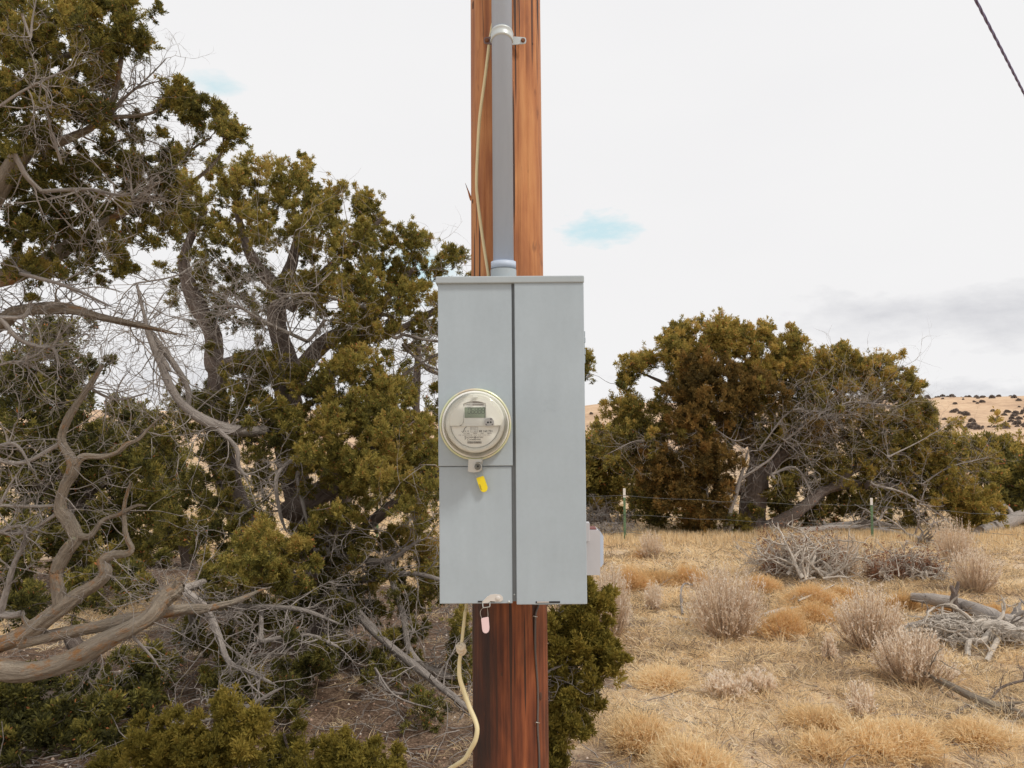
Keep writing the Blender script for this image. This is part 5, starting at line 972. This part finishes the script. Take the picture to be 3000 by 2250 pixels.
for q in (('broad orange snakeweed mound just right of the large round pale bush', 2300, 1866, 130, 66), ('brightest golden dome shaped snakeweed mound beside the pale fallen branch', 2388, 1828, 116, 62), ('small golden mound behind the left end of the grey log heap', 2655, 1790, 70, 46), ('golden mound near the outlet box', 1850, 1725, 100, 84),
          ('long low orange mound left of and behind the large round pale bush', 1935, 1715, 150, 50), ('orange mound touching the back left of the large round pale bush', 2025, 1715, 90, 56), ('orange mound behind the right side of the large round pale bush', 2240, 1730, 90, 50), ('tall orange brown tuft at the lower left of the grass, near the green bush', 1865, 2190, 130, 110), ('large shaggy orange tuft at the bottom edge, right of centre', 2030, 2285, 170, 130),
          ('two lobed rusty orange tuft in the lower right, left lobe', 2555, 2215, 130, 110), ('paler right lobe of the rusty tuft in the lower right', 2650, 2210, 130, 100), ('orange tuft in the lower grass under the sparse twiggy bush', 2405, 2140, 120, 70), ('low gold mound in front of the left fence post', 1880, 1640, 60, 26), ('gold mound between the pale bushes and the right branch pile', 2480, 1760, 100, 34), ('low orange mound right of the brightest golden dome', 2380, 1770, 150, 50),
          ('small orange clump above the broken stump branch', 2780, 1790, 70, 36), ('straw coloured tuft under the lower right end of the fallen branch', 2860, 2180, 120, 60), ('small orange tuft beside the two lobed tuft', 2430, 2230, 90, 60), ('faint orange tuft in the middle of the grass', 1950, 2010, 130, 60), ('gold tuft at the right edge behind the log heap', 2920, 1820, 60, 36)):
    mound(*q, n=int(1500 + q[3] * 14), tone=.42 + .28 * rng.random(), m='tuft' if q[2] > 1990 else 'golden')

# ------------------------------------------------------------------ dead wood
def ground_log(name, label, path, r0, r1, m='deadpale', n=8, tl=.3, lev=1, lift=None, group=None, cat='fallen branch'):
    pts = []
    for i, (px, py) in enumerate(path):
        p = G(px, py); h = (lift[i] if lift else 0.); p = p + Vector((0, 0, h + min(r0, r1) * .6)); pts.append(np.array(p))
    p = smooth_line(pts, 6 * len(path)); r = np.linspace(r0, r1, len(p)); L_ = [(p, r)]
    for i in range(n):
        k = rng.integers(2, len(p)); dr = unit(p[min(k + 1, len(p) - 1)] - p[k - 1]); twig(p[k], dr * .7 + rng.normal(size=3) * .5 + np.array([0, 0, .25]), tl * rng.uniform(.5, 1.2), r[k] * .45, lev, L_)
    V, Fc, T, U = tubes_arrays(L_, 10, .12)
    o = link(name, np_mesh(name, V, Fc, T, U), M[m], None, True); return tag(o, label, cat, group)
def brush_pile(label, px, py, wpx, hpx, n, m, r=.02, D0=None, needles=0, name='branch_pile', tl=.8):
    b = G(px, py); D = b.y; W = wpx * D / F / 2; H = hpx * D / F; root = empty(name, b, label, 'branch pile'); L_ = []
    for i in range(n):
        s = np.array(b) + np.array([rng.uniform(-W, W) * .8, rng.uniform(-W, W) * .35, rng.uniform(0, .12)])
        d = np.array([rng.normal() * .9, rng.normal() * .5, abs(rng.normal()) * 1.1 * H / W + .15]); L0 = tl * W * rng.uniform(.4, 1.)
        twig(s, d, L0, r * rng.uniform(.3, 1) ** 1.5, 2, L_, .5, -.04)
    L_ = [(np.stack([p[:, 0], p[:, 1], np.clip(p[:, 2], b.z - .05, b.z + H * 1.05)], -1), r_) for p, r_ in L_]
    tubes('branches', L_, M[m], root, 5)
    if needles:
        c = np.array(b) + np.stack([rng.uniform(-W, W, needles) * .9, rng.uniform(-.1, W * .6, needles), np.abs(rng.normal(0, H * .38, needles))], -1)
        V, Fc = blades(c, unit(rng.normal(size=c.shape)), rng.uniform(.03, .07, needles), rng.uniform(.008, .02, needles)); link('dead_needles', np_mesh('dead_needles', V, Fc, rng.random(needles)), M['rust_needles'], root)
    return root
bp = brush_pile('tangled pile of pale bleached dead branches in front of the right fence post', 2360, 1685, 270, 150, 90, 'deadpale', .017, needles=4000, tl=1.0)
Db = G(2400, 1690).y
cen = np.array(P(2395, 1688, Db - .5)); fan = []
for k in range(16):
    a_ = R_(-80 + 160 * k / 15 + rng.uniform(-8, 8)); d_ = np.array([math.sin(a_), rng.uniform(-.25, .2), math.cos(a_) * .75 + .12]); twig(cen + np.array([rng.uniform(-.35, .35), rng.uniform(-.2, .2), 0]), d_, rng.uniform(.38, .74), rng.uniform(.016, .030), 2, fan, .36, .0, .8)
tubes('bleached_limbs', fan, M['deadpale'], bp, 7, .08)
brush_pile('lower pile of pale twiggy dead branches right of the tangled pile', 2660, 1700, 230, 95, 70, 'deadpale', .02, needles=4000, tl=.9)
brush_pile('heap of grey dead twigs beyond the fence under the juniper near the box', 1800, 1575, 150, 40, 60, 'dead', .018)
brush_pile('dark dead branches and roots under the juniper right beside the box', 1760, 1545, 150, 90, 40, 'dead', .03, tl=1.2)
brush_pile('spread of small grey sticks and chips under the log heap at the right', 2830, 1880, 430, 55, 95, 'deadpale', .02, name='stick_heap', tl=.6)
ground_log('log', 'thickest grey log of the heap at the right, with an upright broken fork', [(2675, 1790), (2740, 1800), (2830, 1812), (2930, 1845), (3040, 1870)], .045, .085, 'dead', 6, .3, lift=[.12, .12, .1, .06, .06])
o = ground_log('log', 'upright forked stub standing on the thickest grey log', [(2808, 1800), (2803, 1800)], .02, .02, 'dead', 0)
bpy.data.objects.remove(o)
Df = G(2808, 1815).y
tubes('forked_stub', [(smooth_line([np.array(P(2810, 1800, Df)), np.array(P(2795, 1765, Df)), np.array(P(2797, 1735, Df))], 10), np.linspace(.045, .028, 10)), (smooth_line([np.array(P(2797, 1738, Df)), np.array(P(2804, 1722, Df)), np.array(P(2808, 1704, Df))], 8), np.linspace(.025, .014, 8)), (smooth_line([np.array(P(2797, 1738, Df)), np.array(P(2790, 1726, Df)), np.array(P(2788, 1716, Df))], 8), np.linspace(.025, .018, 8))], M['bark'], bpy.data.objects['log'], 9, .1)
ground_log('log', 'pale bleached forked limb at the front of the log heap at the right', [(2815, 1885), (2860, 1875), (2930, 1880), (3010, 1905), (3080, 1910)], .045, .06, 'deadpale', 5, .35, lift=[.04, .08, .1, .06, .04])
ground_log('log', 'curved pale leg-like branch reaching toward the grass from the log heap', [(2835, 1930), (2840, 1905), (2880, 1905), (2910, 1880)], .022, .03, 'deadpale', 2, .2, lift=[0, .05, .06, .08])
ground_log('log', 'second bent pale branch at the near side of the log heap', [(2890, 1945), (2910, 1920), (2930, 1890), (2950, 1860)], .02, .03, 'deadpale', 3, .2, lift=[0, .04, .06, .08])
ground_log('log', 'grey branch along the back of the log heap at the right', [(2650, 1850), (2720, 1840), (2790, 1828), (2870, 1850), (2960, 1880)], .02, .035, 'dead', 10, .35, lift=[.03, .05, .06, .06, .05])
ground_log('log', 'thin pale stick at the left front of the log heap', [(2590, 1855), (2650, 1860), (2720, 1885), (2770, 1900)], .012, .02, 'deadpale', 5, .2)
ground_log('log', 'thin pale branches behind the forked stub', [(2880, 1778), (2940, 1790), (3010, 1810)], .012, .02, 'deadpale', 6, .25, lift=[.03, .05, .03])
ground_log('fallen_branch', 'long brown fallen branch lying in the lower right grass', [(2700, 2015), (2770, 2040), (2860, 2075), (2950, 2105), (3060, 2135)], .012, .045, 'bark_lichen', 6, .3, lift=[.1, .08, .05, .03, .02])
ground_log('fallen_branch', 'forked lower arm of the brown fallen branch', [(2740, 2105), (2790, 2105), (2830, 2085), (2870, 2080)], .02, .025, 'bark', 3, .2)
ground_log('fallen_branch', 'thin curved twig above the right end of the brown fallen branch', [(2900, 2070), (2940, 2050), (3020, 2035)], .006, .01, 'bark', 3, .15, lift=[.03, .08, .1])
ground_log('fallen_branch', 'pale log behind the brightest golden mound', [(2240, 1810), (2290, 1795), (2340, 1790), (2385, 1780)], .03, .03, 'deadpale', 2, .2)
ground_log('fallen_branch', 'pale twiggy branch across the top of the brightest golden mound', [(2340, 1790), (2400, 1768), (2450, 1750)], .012, .006, 'deadpale', 6, .22, lift=[.1, .12, .15])
ground_log('fallen_branch', 'grey stick lying left of the large round pale bush', [(1955, 1812), (2020, 1822), (2080, 1832), (2130, 1850)], .022, .016, 'dead', 2, .2)
ground_log('fallen_branch', 'arched grey twig left of the large round pale bush', [(2000, 1810), (1995, 1775), (2005, 1765), (2030, 1768)], .013, .010, 'dead', 2, .2, lift=[.02, .12, .2, .2])
ground_log('log', 'large grey fallen trunk under the dark juniper at the right edge', [(2870, 1580), (2930, 1565), (3000, 1545), (3120, 1530)], .10, .20, 'dead', 10, .9, lift=[.1, .12, .2, .25])
ground_log('log', 'long grey fallen log lying behind the fence under the wide juniper', [(2340, 1575), (2480, 1570), (2620, 1580), (2720, 1600)], .07, .05, 'dead', 16, .8, lift=[.1, .15, .1, .05])

# ------------------------------------------------------------------ grass and litter (nobody could count these)
def grass():
    parts = []
    for (d0, d1, n, h, wd, nb) in ((2.6, 6, 8000, .095, .0034, 30), (6, 11, 15000, .105, .0055, 26), (11, 17, 15000, .12, .009, 20), (17, 32, 10000, .18, .018, 14), (32, 70, 5000, .26, .04, 10)):
        y = np.sqrt(rng.uniform(d0 ** 2, d1 ** 2, n)); x = rng.uniform(-1, 1, n) * (y * .78 + 1.2)
        cover = 1 - litter(x, y) * .93
        patch = .5 + .5 * np.sin(x * 1.3 + 2 * np.sin(y * .9)) * np.sin(y * 1.1 + x * .5) + .25 * np.sin(x * 3.3) * np.sin(y * 2.9)
        patch = patch + .35 * np.sin(x * 6.1 + 2 * np.sin(y * 4.3)) * np.sin(y * 5.7 + x * 1.9)
        keep = (rng.random(n) < cover * np.clip(.36 + patch * .85, .12, 1)) & (np.hypot(x - PX, y - PY) > .3)
        x, y = x[keep], y[keep]; k = len(x); s = np.exp(rng.normal(-.12, .38, k)) * (1 + .5 * (rng.random(k) < .06))
        c = np.stack([x, y, gz(x, y) - .005], -1); pa = np.clip(.52 + .22 * np.sin(x * 2.1 + y) * np.sin(y * 1.7 - x) + rng.normal(0, .19, k), .02, .98); pa[rng.random(k) < .16] = .07
        cb = np.repeat(c, nb, 0); sb = np.repeat(s, nb); a = rng.uniform(0, 6.28, len(cb)); rad = np.abs(rng.normal(0, .35, len(cb))) * h * 1.3 * sb
        cb = cb + np.stack([np.cos(a) * rad, np.sin(a) * rad, np.zeros(len(cb))], -1)
        dd = unit(np.stack([np.cos(a) * .75, np.sin(a) * .75, rng.uniform(.25, 1.1, len(cb))], -1) + rng.normal(size=cb.shape) * .35); dd[:, 2] = np.abs(dd[:, 2])
        ln = h * sb * rng.uniform(.4, 1.15, len(cb)); bend = np.stack([dd[:, 0] * ln * .35, dd[:, 1] * ln * .35, -ln * .18], -1)
        V, Fc = blades(cb, dd, ln, wd * rng.uniform(.7, 1.3, len(cb)), bend)
        parts.append((V, Fc, np.clip(np.repeat(pa, nb) + rng.normal(0, .14, len(cb)), 0, 1)))
    return join(parts)
o = link('dry_grass', np_mesh('dry_grass', *grass()), M['grass']); tag(o, 'short curly golden dry grass covering the ground', 'grass', kind='stuff')
# tall wisps along the fence line
n = 4200; x = rng.uniform(1.2, 12, n); y = rng.normal(16.2, .9, n); c = np.stack([x, y, gz(x, y)], -1); k = 7; cb = np.repeat(c, k, 0) + rng.normal(size=(n * k, 3)) * np.array([.05, .05, 0])
dd = unit(np.stack([rng.normal(0, .22, n * k), rng.normal(0, .22, n * k), np.ones(n * k)], -1)); V, Fc = blades(cb, dd, rng.uniform(.07, .22, n * k), rng.uniform(.008, .014, n * k))
o = link('tall_grass', np_mesh('tall_grass', V, Fc, np.clip(rng.normal(.6, .18, n * k), 0, 1)), M['grass']); tag(o, 'taller wispy golden grass along the foot of the fence', 'grass', kind='stuff')
L_ = []
for i in range(4200):
    y = rng.uniform(3, 13); x = rng.uniform(-1, .95) * (y * .74)
    if rng.random() > .16 + .84 * float(litter(np.array([x]), np.array([y]))[0]): continue
    p = np.array([x, y, float(gz(x, y)) + .012]); a = rng.uniform(0, 6.28); n = 6; pts = [p]; d = np.array([math.cos(a), math.sin(a), .04]); Lt = rng.uniform(.08, .5)
    for j in range(n): d = unit(d + rng.normal(size=3) * np.array([.3, .3, .12])); q = pts[-1] + d * Lt / n; q[2] = max(q[2], float(gz(q[0], q[1])) + .004); pts.append(q)
    L_.append((np.array(pts), np.linspace(1, .3, n + 1) * rng.uniform(.0015, .005)))
o = tubes('twig_litter', L_, M['dead'], None, 4); tag(o, 'fallen grey twigs scattered over the ground under the junipers', 'twigs', kind='stuff')
n = 9000; y = np.sqrt(rng.uniform(9, 150, n)); x = rng.uniform(-1, 1, n) * y * .76; c = np.stack([x, y, gz(x, y) + .002], -1); k = 1
s = rng.uniform(.003, .013, n)[:, None]; ang = rng.uniform(0, 6.28, n)
ring = [np.stack([np.cos(ang + j * 1.5708), np.sin(ang + j * 1.5708), np.zeros(n)], -1) * s * rng.uniform(.7, 1.2, (n, 1)) for j in range(4)]
topz = np.stack([np.zeros(n), np.zeros(n), s[:, 0] * .8], -1)
V = np.stack([c + ring[0], c + ring[1], c + ring[2], c + ring[3], c + ring[0] * .5 + topz, c + ring[1] * .5 + topz, c + ring[2] * .5 + topz, c + ring[3] * .5 + topz], 1).reshape(-1, 3)
b = (np.arange(n) * 8)[:, None]; Fc = np.vstack([b + np.array(f) for f in ((4, 5, 6, 7), (0, 1, 5, 4), (1, 2, 6, 5), (2, 3, 7, 6), (3, 0, 4, 7))])
pm = mat('pebble', rough=.9, spec=.15); t = NT(pm); t.col(t.ramp(t.attr('tone'), [(0, (.16, .09, .06)), (.6, (.42, .27, .19)), (1, (.66, .58, .50))]))
o = link('pebbles', np_mesh('pebbles', V, Fc, np.tile(rng.random(n), 5)), pm); tag(o, 'small pinkish pebbles and bark chips scattered on bare soil', 'pebbles', kind='stuff')
